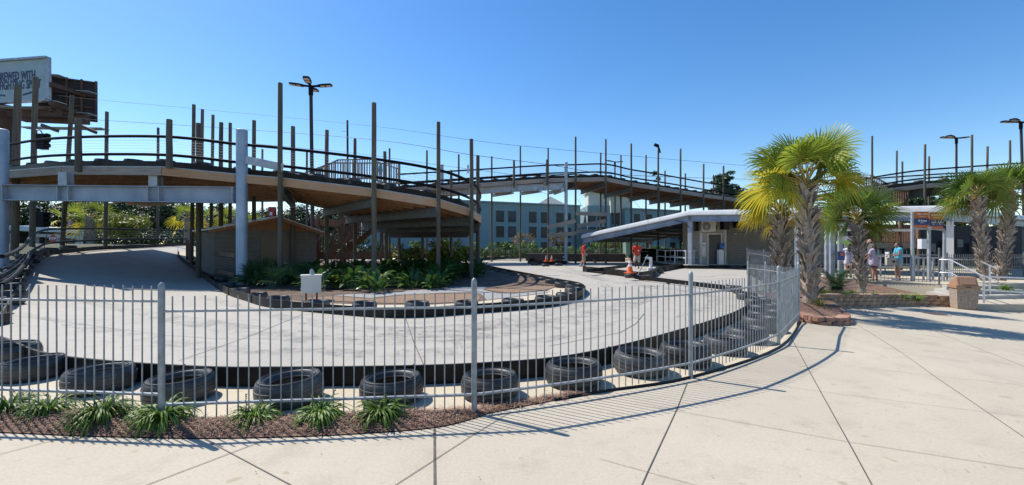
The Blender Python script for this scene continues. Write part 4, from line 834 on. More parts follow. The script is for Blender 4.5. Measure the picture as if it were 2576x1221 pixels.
for dx in (1047, 1258, 1288, 1340, 1370, 1408, 1427):
    k = (dx - 1288) / 1100; u = (k * a.y - a.x) / (d.x - k * d.y); 
    for z in (1.35, 4.2, 7.0):
        if dx < 1200 and z > 2: continue
        win(a + d * u + Vector((0, 0, z)), d, 1.55, 2.05)
# bays to the right, stepping forward, with two roofed towers
b1, b2 = P(1478, 620, 83), P(1535, 620, 83); b1.z = b2.z = 0; facade(b1, b2, 9.3, 16)
b3, b4 = P(1572, 620, 86), P(1712, 620, 92); b3.z = b4.z = 0; facade(b3, b4, 9.0, 16); d2 = (b4 - b3).normalized(); MB().beam(b3 + Vector((0, -.1, 9.02)), b4 + Vector((0, -.1, 9.02)), .5, .22).build('parapet_cap', M_['stuccotrim'], ht)
b5, b6 = P(1535, 620, 88), P(1572, 620, 88); b5.z = b6.z = 0; facade(b5, b6, 8.8, 12)
for dx, Y, zs in ((1489, 82.9, (1.35, 4.2, 7)), (1512, 82.9, (1.35, 4.2, 7)), (1549, 87.9, (1.35, 4.2, 7.0)), (1602, 87.3, (1.35, 4.2, 7)), (1633, 88.6, (1.35, 4.2, 7)), (1692, 91.1, (1.35, 4.2))):
    for z in zs: c = P(dx, 620, Y); c.z = z; win(c, d2 if dx > 1580 else Vector((1, 0, 0)), 1.45, 2.05)
for x0, x1, Y, z0, z1, z2 in ((1480, 1533, 84, 8.2, 12.2, 15.0), (1538, 1590, 87, 8.2, 11.8, 14.4)):
    a_, b_ = P(x0, 0, Y), P(x1, 0, Y); wd = b_.x - a_.x; cx = (a_.x + b_.x) / 2; cy = Y + wd / 2
    MB().box((cx, cy, (z0 + z1) / 2), (wd, wd, z1 - z0)).build('tower', M_['cream'], ht); MB().box((cx, cy, z1 - .15), (wd + .7, wd + .7, .5)).build('tower_cornice', M_['cream'], ht)
    h_ = wd / 2 + .55; MB().add([(cx - h_, cy - h_, z1 + .1), (cx + h_, cy - h_, z1 + .1), (cx + h_, cy + h_, z1 + .1), (cx - h_, cy + h_, z1 + .1), (cx, cy, z2)], [(0, 1, 4), (1, 2, 4), (2, 3, 4), (3, 0, 4), (3, 2, 1, 0)]).build('tower_roof', M_['greyroof'], ht)
c = P(1386, 504, 92); MB().add([(c.x - 4, 90, 9.6), (c.x + 4, 90, 9.6), (c.x + 4, 98, 9.6), (c.x - 4, 98, 9.6), (c.x, 94, 12.3)], [(0, 1, 4), (1, 2, 4), (2, 3, 4), (3, 0, 4), (3, 2, 1, 0)]).build('rear_roof', M_['greyroof'], ht)
bk = [Vector((-9, 48.5, 0)), Vector((2, 53, 0)), Vector((12, 56.5, 0)), Vector((24, 59, 0))]
picket('picket_fence', 'long dark picket fence among the shrubs in front of the hotel', bk, 1.25, 'darksteel', .22, .018)
tb = thing('transformer_box', 'pale green utility box among the shrubs behind the pavilion', 'utility box', P(1590, 640, 55)); MB().box(P(1590, 622, 55), (1.9, 1.5, 1.9)).build('housing', mat('green enamel', (.18, .27, .21), rough=.5), tb); MB().box(P(1590, 603, 55), (2.0, 1.6, .08)).build('lid', M_['galv'], tb)
# ------------------------------------------------------------------ billboard on its column
bb = thing('billboard', 'rusty brown double billboard structure with pale slatted face and dark blue lettering', 'billboard', (-58, 52, 0))
ra, la = P(124, 200, 45), P(-120, 208, 46.7); d = (la - ra); d.z = 0; d.normalize(); zt, zb_ = 20.9, 16.55
L = 15.0; la = ra + d * L; zc = (zt + zb_) / 2; ra.z = la.z = zc
n = Vector((-d.y, d.x, 0)); 
if n.y > 0: n = -n
face = MB(); face.beam(ra, la, .25, zt - zb_); bf = face.build('face_panel', M_['boardface'], bb)
m = MB()
for k in range(int(L / .14)):
    c = ra + d * (.3 + k * .14) + n * .13
    if k * .14 < L - .5: m.beam(c + Vector((0, 0, -(zt - zb_) / 2 + .3)), c + Vector((0, 0, (zt - zb_) / 2 - .3)), .10, .03, up=n)
m.build('slats', M_['boardface'], bf)
m = MB()
for z in (zt, zb_): m.beam(ra + n * .1 + Vector((0, 0, z - zc)), la + n * .1 + Vector((0, 0, z - zc)), .5, .22)
m.beam(ra + n * .1 + Vector((0, 0, (zb_ - zt) / 2)), ra + n * .1 + Vector((0, 0, (zt - zb_) / 2)), .22, .5, up=d); m.build('face_frame', M_['galv'], bb)
def bt(s, dx, dy, size, sx):
    k = (dx - 1288) / 1100; u = (k * ra.y - ra.x) / (d.x - k * d.y); c = ra + d * u + n * .17; c.z = 1.5 - (dy - 620.7) / 1100 * c.y; text(s, c, -d, size, M_['navy'], 'lettering', bf, sx, 'RIGHT', .022, .01)
bt('BREWED WITH', 94, 198.5, 1.26, .545); bt('FIGHTING SPIRIT', 108, 220.5, 1.26, .545); bt('19', 52, 240, .6, .9)
k = MB()
for (x0, y0, x1, y1) in ((-14, 237, 18, 240), (62, 238, 92, 229)):
    for e in (0, 2.2):
        ps = []
        for x, y in ((x0, y0 + e), (x1, y1 + e)):
            kk = (x - 1288) / 1100; u = (kk * ra.y - ra.x) / (d.x - kk * d.y); c = ra + d * u + n * .17; c.z = 1.5 - (y - 620.7) / 1100 * c.y; ps.append(c)
        k.beam(ps[0], ps[1], .02, .07)
k.build('flourish', M_['navy'], bf)
# second face seen from behind, struts, catwalks, column
r2, l2 = P(245, 259, 48.5), P(95, 259, 46.2); r2.z = l2.z = 0; z2t, z2b = P(247, 208, 48.5).z, P(247, 308, 48.5).z; up = Vector((0, 0, 1))
MB().beam(r2 + up * (z2t + z2b) / 2, l2 + up * (z2t + z2b) / 2, .2, z2t - z2b).build('rear_panel', M_['boardback'], bb)
m = MB(); e = (l2 - r2).normalized(); nn = Vector((e.y, -e.x, 0)); nn = nn if nn.y < 0 else -nn
for z in (.03, .33, .62, .97): m.beam(r2 + nn * .25 + up * (z2b + (z2t - z2b) * z), l2 + nn * .25 + up * (z2b + (z2t - z2b) * z), .15, .16)
for t in (0, .25, .5, .75): c = r2.lerp(l2, t) + nn * .4; m.beam(c + up * z2b, c + up * z2t, .18, .18, up=e)
m.build('rear_frame', M_['rust'], bb)
m = MB()
for y0, y1, Y0, Y1 in ((212, 240, 44.6, 47.6), (258, 292, 44.6, 47.6), (275, 300, 45.5, 48)): m.beam(P(126, y0, Y0), P(212, y1, Y1), .35, .42)
m.beam(P(-10, 283, 47), P(165, 283, 46), .7, 1.1); m.beam(P(0, 268, 46), P(190, 300, 48), .4, .5); m.build('strut', M_['rust'], bb)
m = MB()
for x0, x1, y, Y in ((124, 160, 190, 46.2), (192, 236, 231, 47.2), (190, 235, 286, 47.2), (120, 156, 256, 45.2), (-10, 110, 270, 45.6), (60, 265, 322, 45.5)):
    MB().beam(P(x0, y, Y), P(x1, y + 3, Y), 1.0, .07).build('catwalk', M_['galv'], bb)
m = MB(); m.beam(P(105, 315, 44), P(146, 330, 43.5), .2, .3); m.beam(P(205, 318, 44), P(242, 334, 43.5), .2, .3); m.beam(P(60, 296, 46.5), P(222, 303, 47), .5, .9); m.build('bracket', M_['rust'], bb)
MB().path([Vector((P(8, 300, 47).x, 47, 0)), P(8, 285, 47)], 1.0, 22).build('column', M_['rust'], bb)
# ------------------------------------------------------------------ white pavilion with stop sign, far left
wp = thing('white_pavilion', 'low white open pavilion beyond the far left bend, behind the stop sign', 'pavilion', (-46, 42, 1.2))
rf = MB(); q = [P(-60, 565, 40), P(217, 577, 43), P(90, 569, 50), P(-120, 563, 50)]
rf.add(q + [v - Vector((0, 0, .42)) for v in q], [(0, 1, 2, 3), (7, 6, 5, 4), (0, 4, 5, 1), (1, 5, 6, 2), (2, 6, 7, 3), (3, 7, 4, 0)]); rf.build('roof', M_['white'], wp)
for x, Y in ((36, 42), (88, 42.2), (146, 43), (199, 43.6)): t = P(x, 588, Y); MB().beam(Vector((t.x, t.y, 1.0)), t, .4, .4, up=(0, 1, 0)).build('post', M_['white'], wp)
MB().beam(P(88, 592, 42), P(203, 597, 43.4), .25, .3).build('beam', M_['white'], wp)
MB().beam(P(-40, 625, 49), P(200, 625, 49.5), .3, 3.6).build('dark_backing', M_['boardback'], wp)
m = MB()
for x in range(40, 235, 5): t = P(x, 626, 42.6); m.beam(t - Vector((0, 0, 1.2)), t, .05, .05, up=(0, 1, 0))
m.beam(P(40, 627, 42.6), P(235, 627, 42.6), .07, .07); m.build('railing', M_['white'], wp)
ss = thing('stop_sign', 'red octagonal stop sign on a steel post behind the far left poles', 'sign', P(134, 645, 38)); c = P(133.5, 600, 38)
pts = [(math.cos(R(22.5 + 45 * k)) * .37, math.sin(R(22.5 + 45 * k)) * .37) for k in range(8)]
for rr_, off, nm, mm in ((1.0, 0, 'rim', 'letters'), (.92, -.02, 'panel', 'stop')):
    vs = [c + Vector((x * rr_, off, z * rr_)) for x, z in pts]; MB().add(vs + [v + Vector((0, .02, 0)) for v in vs], [tuple(range(8)), tuple(range(15, 7, -1))] + [(i, (i + 1) % 8, 8 + (i + 1) % 8, 8 + i) for i in range(8)]).build(nm, M_[mm], ss)
text('STOP', c + Vector((0, -.035, -.105)), (1, 0, 0), .30, M_['letters'], 'lettering', ss, .85, bold=.012)
MB().tube(Vector((c.x, c.y + .06, 1.2)), c + Vector((0, .06, -.3)), .04).build('post', M_['galv'], ss)
rb = thing('building', 'red building with pale window glimpsed through the poles above the shed', 'building', P(685, 560, 70)); MB().box(P(685, 537, 70), (1.0, .6, 2.0)).build('wall', M_['stop'], rb); MB().box(P(682, 538, 69.6), (.4, .1, .5)).build('window', M_['letters'], rb)
# ------------------------------------------------------------------ pavilion with the long white fascia
A0 = P(1735, 530, 30); A1 = P(2390, 517, 21); AL = P(1466, 590, 36.4); A2 = P(2600, 547, 32)
dn = Vector((.71, .70, 0)).normalized()
pv = thing('pavilion', 'long open steel pavilion with white roof edge sloping down at its left end', 'pavilion', (A0.x, A0.y, 0))
def slab(q, t): 
    q = [Vector(v) for v in q]; n = len(q); return MB().add(q + [v - Vector((0, 0, t)) for v in q], [tuple(range(n)), tuple(range(2 * n - 1, n - 1, -1))] + [(i, n + i, n + (i + 1) % n, (i + 1) % n) for i in range(n)])
fl = Vector((0, 0, -.12))
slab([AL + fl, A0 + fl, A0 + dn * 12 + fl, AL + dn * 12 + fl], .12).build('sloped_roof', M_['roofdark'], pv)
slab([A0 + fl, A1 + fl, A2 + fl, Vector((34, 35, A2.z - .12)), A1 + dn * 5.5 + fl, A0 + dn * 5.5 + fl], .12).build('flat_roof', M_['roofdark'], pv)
def fascia(a, b, nm='roof_edge'):
    d = (b - a).normalized(); m = MB(); o_ = Vector((-d.y, d.x, 0)); o_ = -o_ if o_.dot(dn) > 0 else o_
    pr = [(.02, -.34), (.20, -.34), (.23, -.31), (.23, -.27), (.15, -.06), (.02, .0), (-.10, .0)]; vs = [e + o_ * x + Vector((0, 0, z)) for e in (a, b) for x, z in pr]; k = len(pr); m.add(vs, [tuple(range(k)), tuple(range(2 * k - 1, k - 1, -1))] + [(i, (i + 1) % k, k + (i + 1) % k, k + i) for i in range(k)]); m.build(nm, M_['roofedge'], pv, ang=25)
    MB().ibeam(a - o_ * .02 - Vector((0, 0, .55)), b - o_ * .02 - Vector((0, 0, .55)), .22, .40, .03).build('edge_beam', M_['girder'], pv)
fascia(AL, A0); fascia(A0, A1); fascia(A1, A2)
MB().beam(AL + dn * 12 - Vector((0, 0, .3)), A0 + dn * 12 - Vector((0, 0, .3)), .2, .3).build('edge_beam', M_['darksteel'], pv); MB().beam(AL - Vector((0, 0, .45)), AL + dn * 12 - Vector((0, 0, .45)), .2, .35).build('edge_beam', M_['darksteel'], pv); MB().beam(A0 - Vector((0, 0, .45)), A0 + dn * 12 - Vector((0, 0, .45)), .2, .4).build('edge_beam', M_['darksteel'], pv)
m = MB()
for k in range(1, 7): a = AL.lerp(A0, k / 7) - Vector((0, 0, .33)); m.beam(a, a + dn * 12, .08, .16)
m.build('purlins', M_['roofdark'], pv)
for k, l in ((.3, .2), (.5, .3), (.68, .25), (.4, .55), (.62, .6), (.8, .5)):
    c = AL.lerp(A0, k) + dn * (12 * l) - Vector((0, 0, .45)); MB().path([c, c + Vector((0, 0, .1))], [.22, .1], 12).build('ceiling_lamp', M_['whitebox'], pv)
def pst(p, w_, z0, mt='galv', x=0): MB().beam(Vector((p.x, p.y, z0)), Vector((p.x, p.y, p.z - .7)), w_, w_, up=(dn.x, dn.y, 0)).build('post', M_[mt], pv)
pst(A0 + dn * .12, .27, .2); pst(AL + dn * .2, .2, 0, 'darksteel'); pst(AL + dn * 11.5, .25, 0, 'darksteel'); pst(A0 + dn * 11.5, .28, 0, 'darksteel'); pst(AL.lerp(A0, .5) + dn * 11.6, .28, 0, 'darksteel'); pst(AL.lerp(A0, .75) + dn * 11.6, .2, 0, 'darksteel')
pst(A1 + dn * .15, .26, -.2, 'white'); pst(A0.lerp(A1, .5), .2, -.1); pst(A1.lerp(A2, .5), .25, -.2, 'darksteel'); pst(A1.lerp(A2, .85), .3, -.2, 'darksteel')
wv = MB().path([P(1668, 548, 31.5), P(1705, 556, 30.6), P(1720, 560, 30.2), P(1742, 580, 29.9)], .03, 5).build('drop_cable', M_['wire'], pv)
# raised floors
PLT = [Vector((11.9, 37.5, 0)), Vector((11.5, 33.5, 0)), Vector((11.9, 29.6, 0)), Vector((13.2, 29.4, 0)), Vector((13.6, 30.3, 0)), Vector((20.4, 30.3, 0)), Vector((24, 34, 0)), Vector((20, 40, 0))]
pf = thing('platform', 'low loading platform floor under the pavilion with a black skirt', 'platform', (16, 32, 0)); MB().prism([(p.x, p.y) for p in PLT], -.05, .26).build('floor', M_['slab'], pf)
MB().wall([p + Vector((0, -.04, 0)) for p in PLT[:7]], .22, .05).build('skirt', M_['black'], pf)
SL = [(15.85, 19.85), (17.0, 17.2), (20.5, 17.6), (27, 17.5), (36, 22), (36, 30), (22, 29), (13, 23.2)]
sb = thing('concrete_slab', 'raised concrete slab on which the visitors stand under the price signs', 'platform', (18, 18, 0)); MB().prism(SL, -.9, 0).build('floor', M_['strip'], sb)
# office walls under the roof
of = thing('office_building', 'tan sided office with a dark brown door under the pavilion roof', 'building', (17, 32, 0)); Yw = 30.9
x0, x1, x2 = P(1762, 0, Yw).x, P(1826, 0, Yw).x, 24.5
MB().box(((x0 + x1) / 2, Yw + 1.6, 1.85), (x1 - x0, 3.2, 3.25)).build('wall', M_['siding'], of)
MB().box(((x1 + x2) / 2, Yw + 2.6, 1.85), (x2 - x1, 3.2, 3.2)).build('side_wall', M_['sidingshade'], of)
m = MB(); 
for k in range(1, 17): m.box(((x0 + x1) / 2, Yw - .003, .25 + k * .19), (x1 - x0, .012, .012))
m.build('siding_laps', M_['sidingshade'], of); m = MB()
for k in range(1, 17): m.box(((x1 + x2) / 2, Yw + 1.0 - .003, .25 + k * .19), (x2 - x1, .012, .010))
m.build('siding_laps', M_['boardback'], of)
for x in (x0 + .03, x1 - .05): MB().box((x, Yw - .02, 1.85), (.14, .06, 3.2)).build('corner_trim', M_['trim'], of)
dxc = P(1797, 0, Yw).x; dr = MB().box((dxc, Yw - .03, 1.30), (.86, .05, 2.06)).build('door', M_['door'], of)
fr = MB()
for s_ in (-.48, .48): fr.box((dxc + s_, Yw - .035, 1.34), (.09, .07, 2.2))
fr.box((dxc, Yw - .035, 2.40), (.87, .07, .09)); fr.build('frame', M_['trim'], dr); m = MB(); m.box((dxc + .36, Yw - .08, 1.2), (.07, .04, .2)); m.tube((dxc + .36, Yw - .12, 1.2), (dxc + .2, Yw - .12, 1.2), .018); m.build('handle', M_['steelrail'], dr)
ac = thing('air_conditioner', 'cream outdoor air conditioning unit above the dark office door', 'air conditioner', P(1782, 577, Yw)); c = P(1780, 570, Yw - .28)
MB().box(c, (.98, .42, .76)).build('casing', M_['acunit'], ac); MB().path([c + Vector((-.17, -.215, 0)), c + Vector((-.17, -.235, 0))], .29, 28).build('fan_grille', M_['darksteel'], ac)
m = MB()
for k in range(8): t = R(22.5 * k); dd = Vector((math.cos(t), 0, math.sin(t))) * .28; m.beam(c + Vector((-.17, -.24, 0)) - dd, c + Vector((-.17, -.24, 0)) + dd, .008, .012, up=(0, 1, 0))
m.path([c + Vector((-.17, -.24, 0)), c + Vector((-.17, -.26, 0))], .05, 12); m.build('fan_guard', M_['acunit'], ac); m = MB()
for s_ in (-.3, .3): m.box(c + Vector((s_, .08, -.41)), (.05, .6, .05))
m.build('bracket', M_['galv'], ac); MB().path([c + Vector((.5, -.1, .1)), c + Vector((.62, -.1, .0)), c + Vector((.6, .1, -.4))], .03, 6).build('hose', M_['blackrail'], ac)
for x, y, Y, rz, l in ((1823, 566, Yw - .25, .1, 'black loudspeaker box beside the cream air conditioner'), (1855, 562, Yw + .6, .6, 'tilted black loudspeaker on the dark wall'), (1748, 570, Yw - .1, -.5, 'black loudspeaker left of the air conditioner, behind the post')):
    s_ = thing('loudspeaker', l, 'loudspeaker', P(x, y, Y)); c = P(x, y, Y); MB().box(c, (.46, .36, .66), rz).build('cabinet', M_['blackrail'], s_); MB().box(c + Vector((0, -.185, 0)), (.40, .02, .60), 0).build('grille', M_['boardback'], s_); MB().tube(c + Vector((0, 0, .3)), c + Vector((0, .3, .45)), .03).build('bracket', M_['blackrail'], s_)
wc = thing('water_cooler', 'white water dispenser with blue bottle right of the office door', 'water cooler', P(1812, 664, Yw - .4)); c = P(1812, 664, Yw - .35); c.z = .26
MB().box(c + Vector((0, 0, .5)), (.33, .33, 1.0)).build('body', M_['white'], wc); MB().box(c + Vector((0, -.17, .72)), (.2, .02, .18)).build('tap_recess', M_['whitebox'], wc)
MB().path([c + Vector((.15, .05, z)) for z in (1.06, 1.12, 1.4, 1.46)], [.07, .17, .17, .14], 18).build('bottle', M_['blueplastic'], wc)
ph = thing('fire_cabinet', 'small tan box with pale panel left of the office door', 'box', P(1768, 640, Yw)); c = P(1769, 632, Yw - .12); MB().box(c, (.34, .2, .78)).build('housing', M_['acunit'], ph); MB().box(c + Vector((0, -.11, .03)), (.22, .02, .56)).build('panel', M_['trim'], ph); MB().box(c + Vector((.06, 0, .52)), (.2, .16, .14)).build('cap_box', M_['white'], ph)
cm = thing('camera', 'small white security camera on the dark wall', 'camera', P(1852, 588, Yw + .8)); c = P(1852, 588, Yw + .75); MB().tube(c, c + Vector((-.22, -.1, -.05)), .05).build('body', M_['white'], cm); MB().tube(c, c + Vector((.1, .2, .08)), .03).build('mount', M_['white'], cm)
# white rails of the loading lanes
def pipe_rail(name, label, A_, B_, h, n, hs, r=.035, mt='white', group=None, cat='railing'):
    t = thing(name, label, cat, A_, group); m = MB(); p = MB()
    for k in range(n + 1): c = A_.lerp(B_, k / n); p.tube(c, c + Vector((0, 0, h)), r)
    for z in hs: MB().beam(A_ + Vector((0, 0, z)), B_ + Vector((0, 0, z)), r * 1.9, r * 1.7).build('bar', M_[mt], t)
    p.build('posts', M_[mt], t)
z_ = Vector((0, 0, .0))
def FP_(dx, dy, z=.26): k = (dy - 620.7) / 1100; Y = (1.5 - z) / k; return Vector(((dx - 1288) / 1100 * Y, Y, z))
pipe_rail('lane_rail', 'white lane rail in front, ending at the pavilion corner post', Vector((12.1, 36.5, .26)), Vector((12.0, 30.2, .26)), .98, 3, (.95, .45))
pipe_rail('lane_rail', 'second white lane rail close behind the pavilion corner post', Vector((13.4, 37.0, .26)), Vector((13.0, 31.2, .26)), .98, 3, (.95, .45))
pipe_rail('lane_rail', 'short white rail between the corner post and the office', FP_(1741, 664), FP_(1766, 664), .98, 1, (.95, .45))
pipe_rail('lane_rail', 'steel rail end at the picnic table below the dark wall', Vector((17.4, 30.0, 0)), Vector((20.6, 29.6, 0)), 1.15, 2, (1.1, .55), mt='galv')
pt = thing('picnic_table', 'dark picnic table in the shade behind the fence corner', 'table', Vector((18.9, 30.2, 0))); c = Vector((18.9, 30.4, .26)); MB().box(c + Vector((0, 0, .74)), (1.9, .8, .05)).build('table_top', M_['darksteel'], pt)
for s_ in (-.75, .75): MB().box(c + Vector((0, s_, .44)), (1.9, .26, .05)).build('seat', M_['darksteel'], pt)
m = MB()
for s_ in (-.7, .7): m.beam(c + Vector((s_, -.7, 0)), c + Vector((s_, .1, .74)), .06, .06); m.beam(c + Vector((s_, .7, 0)), c + Vector((s_, -.1, .74)), .06, .06); m.beam(c + Vector((s_, -.8, .4)), c + Vector((s_, .8, .4)), .06, .06)
m.build('frame', M_['darksteel'], pt)
for k, (x, y, l) in enumerate(((12.5, 41.5, 'left black cabinet'), (14.6, 41.8, 'middle black cabinet'), (16.7, 42.1, 'right black cabinet'))):
    cbn = thing('storage_cabinet', l + ' in the shade behind the white lane rails', 'cabinet', (x, y, 0), 'black cabinets under the pavilion'); MB().box((x, y, .65), (1.95, .8, 1.3)).build('body', M_['blackrail'], cbn)
    for zz in (.38, .95): d_ = MB().box((x, y - .41, zz), (1.8, .03, .5)).build('drawer', M_['black'], cbn); MB().box((x, y - .44, zz + .1), (.6, .03, .05)).build('handle', M_['galv'], d_)
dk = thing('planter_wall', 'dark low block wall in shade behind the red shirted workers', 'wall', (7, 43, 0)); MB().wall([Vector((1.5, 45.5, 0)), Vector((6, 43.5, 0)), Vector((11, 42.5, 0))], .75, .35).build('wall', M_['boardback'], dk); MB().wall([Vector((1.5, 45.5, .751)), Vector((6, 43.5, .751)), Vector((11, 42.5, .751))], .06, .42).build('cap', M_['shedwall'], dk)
# white gate posts
for (x, y, y0, Y, l) in ((1637, 690, 648, 24.5, 'bent white gate post beside the orange cone'), (1422, 662, 646, 40, 'short white post in the small barrier beside the tiny cone')):
    g_ = thing('gate_post', l, 'post', G(x, y)); b = P(x, y, Y); b.z = 0; t = P(x, y0, Y); m = MB(); m.beam(b, t, .13, .16, up=(0, 1, 0)); m.build('post', M_['white'], g_); MB().beam(t + Vector((.07, 0, -.05)), t + Vector((-.28 if Y < 30 else -.2, .1, -.02)), .13, .12).build('arm', M_['white'], g_); MB().box(b + Vector((-.05, -.1, .15)), (.3, .2, .3)).build('base_box', M_['whitebox'], g_)
# cones
def cone(p, s, label):
    c = thing('traffic_cone', label, 'cone', p, 'orange traffic cones'); z = lambda t: .19 - .145 * t
    pr = lambda t0, t1, o_=0: MB().path([p + Vector((0, 0, s * (.05 + .86 * t))) for t in (t0, t1)], [s * (z(t) + o_) for t in (t0, t1)], 24)
    m = pr(0, 1); m.path([p + Vector((0, 0, s * .04)), p + Vector((0, 0, s * .10))], [s * .23, s * .2], 24); m.build('body', M_['orange'], c); MB().box(p + Vector((0, 0, s * .02)), (s * .56, s * .56, s * .05), .6).build('base', M_['orange'], c)
    for a, b in ((.42, .57), (.66, .86)): pr(a, b, .006).build('white_band', M_['reflect'], c)
p = G(1585, 687, .33); cone(p, .70, 'large orange cone with two white bands on the black lane barrier')
p = P(1374, 662, 41); p.z = .1; cone(p, .66, 'small distant orange cone, left one behind the small barrier'); p = P(1388, 661, 41.5); p.z = .1; cone(p, .66, 'small distant orange cone, right one by the short white post')
# ------------------------------------------------------------------ sign frames at the queue entrance
def frame_sign(label, tl, tr, Y0, Y1, ytop, ybot):
    pass
sg = thing('rules_sign', 'blue and red rules sign in a white steel frame behind the palm fronds', 'sign', P(2081, 700, 20.5)); Y = 20.5
a, b, c, d = P(2086, 546, Y), P(2150, 546, Y), P(2150, 575, Y), P(2086, 575, Y)
MB().box(((a.x + b.x) / 2, Y, (a.z + d.z) / 2), (b.x - a.x, .04, a.z - d.z)).build('panel', M_['signblue'], sg)
def rect(x0, y0, x1, y1, Yp, m_, nm, par, off=-.03):
    p, q = P(x0, y0, Yp), P(x1, y1, Yp); return MB().box(((p.x + q.x) / 2, Yp + off, (p.z + q.z) / 2), (q.x - p.x, .012, p.z - q.z)).build(nm, M_[m_], par)
rect(2086, 546, 2108, 562, Y, 'signorange', 'orange_field', sg); rect(2086, 562, 2090, 575, Y, 'signorange', 'orange_field', sg); rect(2107, 571.5, 2140, 574.5, Y, 'signorange', 'red_strip', sg); rect(2091, 553, 2105, 561.5, Y, 'yellow', 'yellow_mark', sg, -.04)
m = MB()
for k in range(8): p, q = P(2119, 549.5 + 2.6 * k, Y), P(2132 + (k * 5) % 4, 549.5 + 2.6 * k, Y); m.beam(p + Vector((0, -.03, 0)), q + Vector((0, -.03, 0)), .01, .013)
m.build('small_print', M_['letterdim'], sg)
text('KART', P(2112.5, 561, Y) + Vector((0, -.03, 0)), (1, 0, 0), .135, M_['letters'], 'lettering', sg, .75, bold=.006); text('RULES', P(2113, 568.5, Y) + Vector((0, -.03, 0)), (1, 0, 0), .13, M_['letters'], 'lettering', sg, .75, bold=.006)
for u, v in ((P(2079, 543.5, Y), P(2290, 544, Y)), (P(2079, 579, Y), P(2148, 579, Y)), (P(2152, 579, Y + .1), P(2292, 580, Y + .1))): MB().beam(u, v, .1, .1).build('frame_bar', M_['white'], sg)
for x, w_ in ((2079.5, .13), (2091, .2), (2113, .14)): p = P(x, 543 if w_ == .13 else 580, Y + (.12 if w_ != .13 else 0)); MB().beam(Vector((p.x, p.y, 0)), p, w_, w_, up=(0, 1, 0)).build('post', M_['galv'], sg)
sp = thing('price_sign', 'orange and blue twin price signs in a white frame beside the pavilion corner post', 'sign', P(2335, 700, 18.9)); Y = 18.9
for x0, x1, y0, t1, t2 in ((2300, 2336, 533, 'Single Riders', '10 Points'), (2338, 2372, 536, 'Double Riders', '')):
    pn = rect(x0, y0, x1, y0 + 40, Y, 'signorange', 'panel', sp, 0); rect(x0, y0 + 17, x1, y0 + 33.5, Y, 'signblue', 'blue_field', pn, -.02); cx = (x0 + x1) / 2
    text('MIGHTY MYRTLE', P(cx, y0 + 8, Y) + Vector((0, -.04, 0)), (1, 0, 0), .08, M_['letters'], 'lettering', pn, .8, bold=.001); text(t1, P(cx, y0 + 13, Y) + Vector((0, -.04, 0)), (1, 0, 0), .065, M_['letters'], 'lettering', pn, .8)
    if t2: text(t2, P(cx, y0 + 25, Y) + Vector((0, -.04, 0)), (1, 0, 0), .12, M_['letters'], 'lettering', pn, .85, bold=.003); text('All Riders', P(cx, y0 + 29, Y) + Vector((0, -.04, 0)), (1, 0, 0), .05, M_['letters'], 'lettering', pn, .9)
    else:
        for xx, t in ((cx - 8.5, '10 Points'), (cx + 8.5, '12 Points')): text(t, P(xx, y0 + 25, Y) + Vector((0, -.04, 0)), (1, 0, 0), .07, M_['letters'], 'lettering', pn, .8, bold=.002); text('Driver' if xx < cx else 'Rider', P(xx, y0 + 29, Y) + Vector((0, -.04, 0)), (1, 0, 0), .05, M_['letters'], 'lettering', pn, .9)
m = MB()
for x in (2295, 2337): p = P(x, 535, Y + .05); MB().beam(Vector((p.x, p.y, 0)), P(x, 535, Y + .05), .09, .09, up=(0, 1, 0)).build('post', M_['galv'], sp)
m.beam(P(2295, 575.5, Y + .06), P(2375, 577, Y + .06), .07, .07); m.build('frame', M_['galv'], sp); m = MB(); m.path([P(2356, 577, Y + .05), P(2371, 577, Y + .05), P(2376, 582, Y + .05), Vector((P(2376, 582, Y).x, Y + .05, 0))], .055, 8); m.build('bent_post', M_['galv'], sp)
m = MB(); rect(2333, 571.5, 2341.5, 578.5, Y, 'letters', 'small_plate', sp, -.05)
text('STOP', P(2337.2, 576.5, Y) + Vector((0, -.06, 0)), (1, 0, 0), .06, M_['wire'], 'lettering', sp, .9)
hd = thing('hand_station', 'white box dispenser on the frame post under the price signs', 'dispenser', P(2322, 615, 18.8)); MB().box(P(2322, 614, 18.7), (.3, .2, .42)).build('housing', M_['white'], hd); MB().tube(P(2330, 614, 18.65), P(2335, 606, 18.6), .05).build('arm', M_['galv'], hd)
nb = thing('blue_notice', 'small blue notice with an orange square on the slab fence', 'notice', P(2116, 645, 19.4)); rect(2107, 633, 2125, 655, 19.3, 'signblue', 'panel', nb, 0); rect(2113, 636, 2121, 644, 19.3, 'signorange', 'orange_square', nb, -.02)
fb_ = thing('feed_box', 'clear topped lime box on a post behind the slab fence', 'box', P(2125, 610, 23)); MB().box(P(2126, 603, 23), (.55, .3, .35)).build('clear_cover', M_['whitebox'], fb_); MB().box(P(2126, 610.5, 23), (.68, .34, .16)).build('base', mat('lime enamel', (.35, .62, .08), rough=.5), fb_); MB().tube(Vector((P(2126, 0, 23).x, 23, 0)), P(2126, 611, 23), .05).build('post', M_['galv'], fb_)
# queue rails on the slab
for k, (x0, x1, Y, l) in enumerate(((2168, 2310, 22.5, 'white queue rail behind the woman in turquoise'), (2300, 2370, 19.4, 'white queue rail under the price signs'), (2195, 2290, 26, 'farther white queue rail behind the visitors'))):
    a, b = P(x0, 700, Y), P(x1, 700, Y); a.z = b.z = 0; pipe_rail('queue_rail', l, a, b, 1.02, 3, (1.0, .45), .04, 'galv', 'queue rails on the slab')
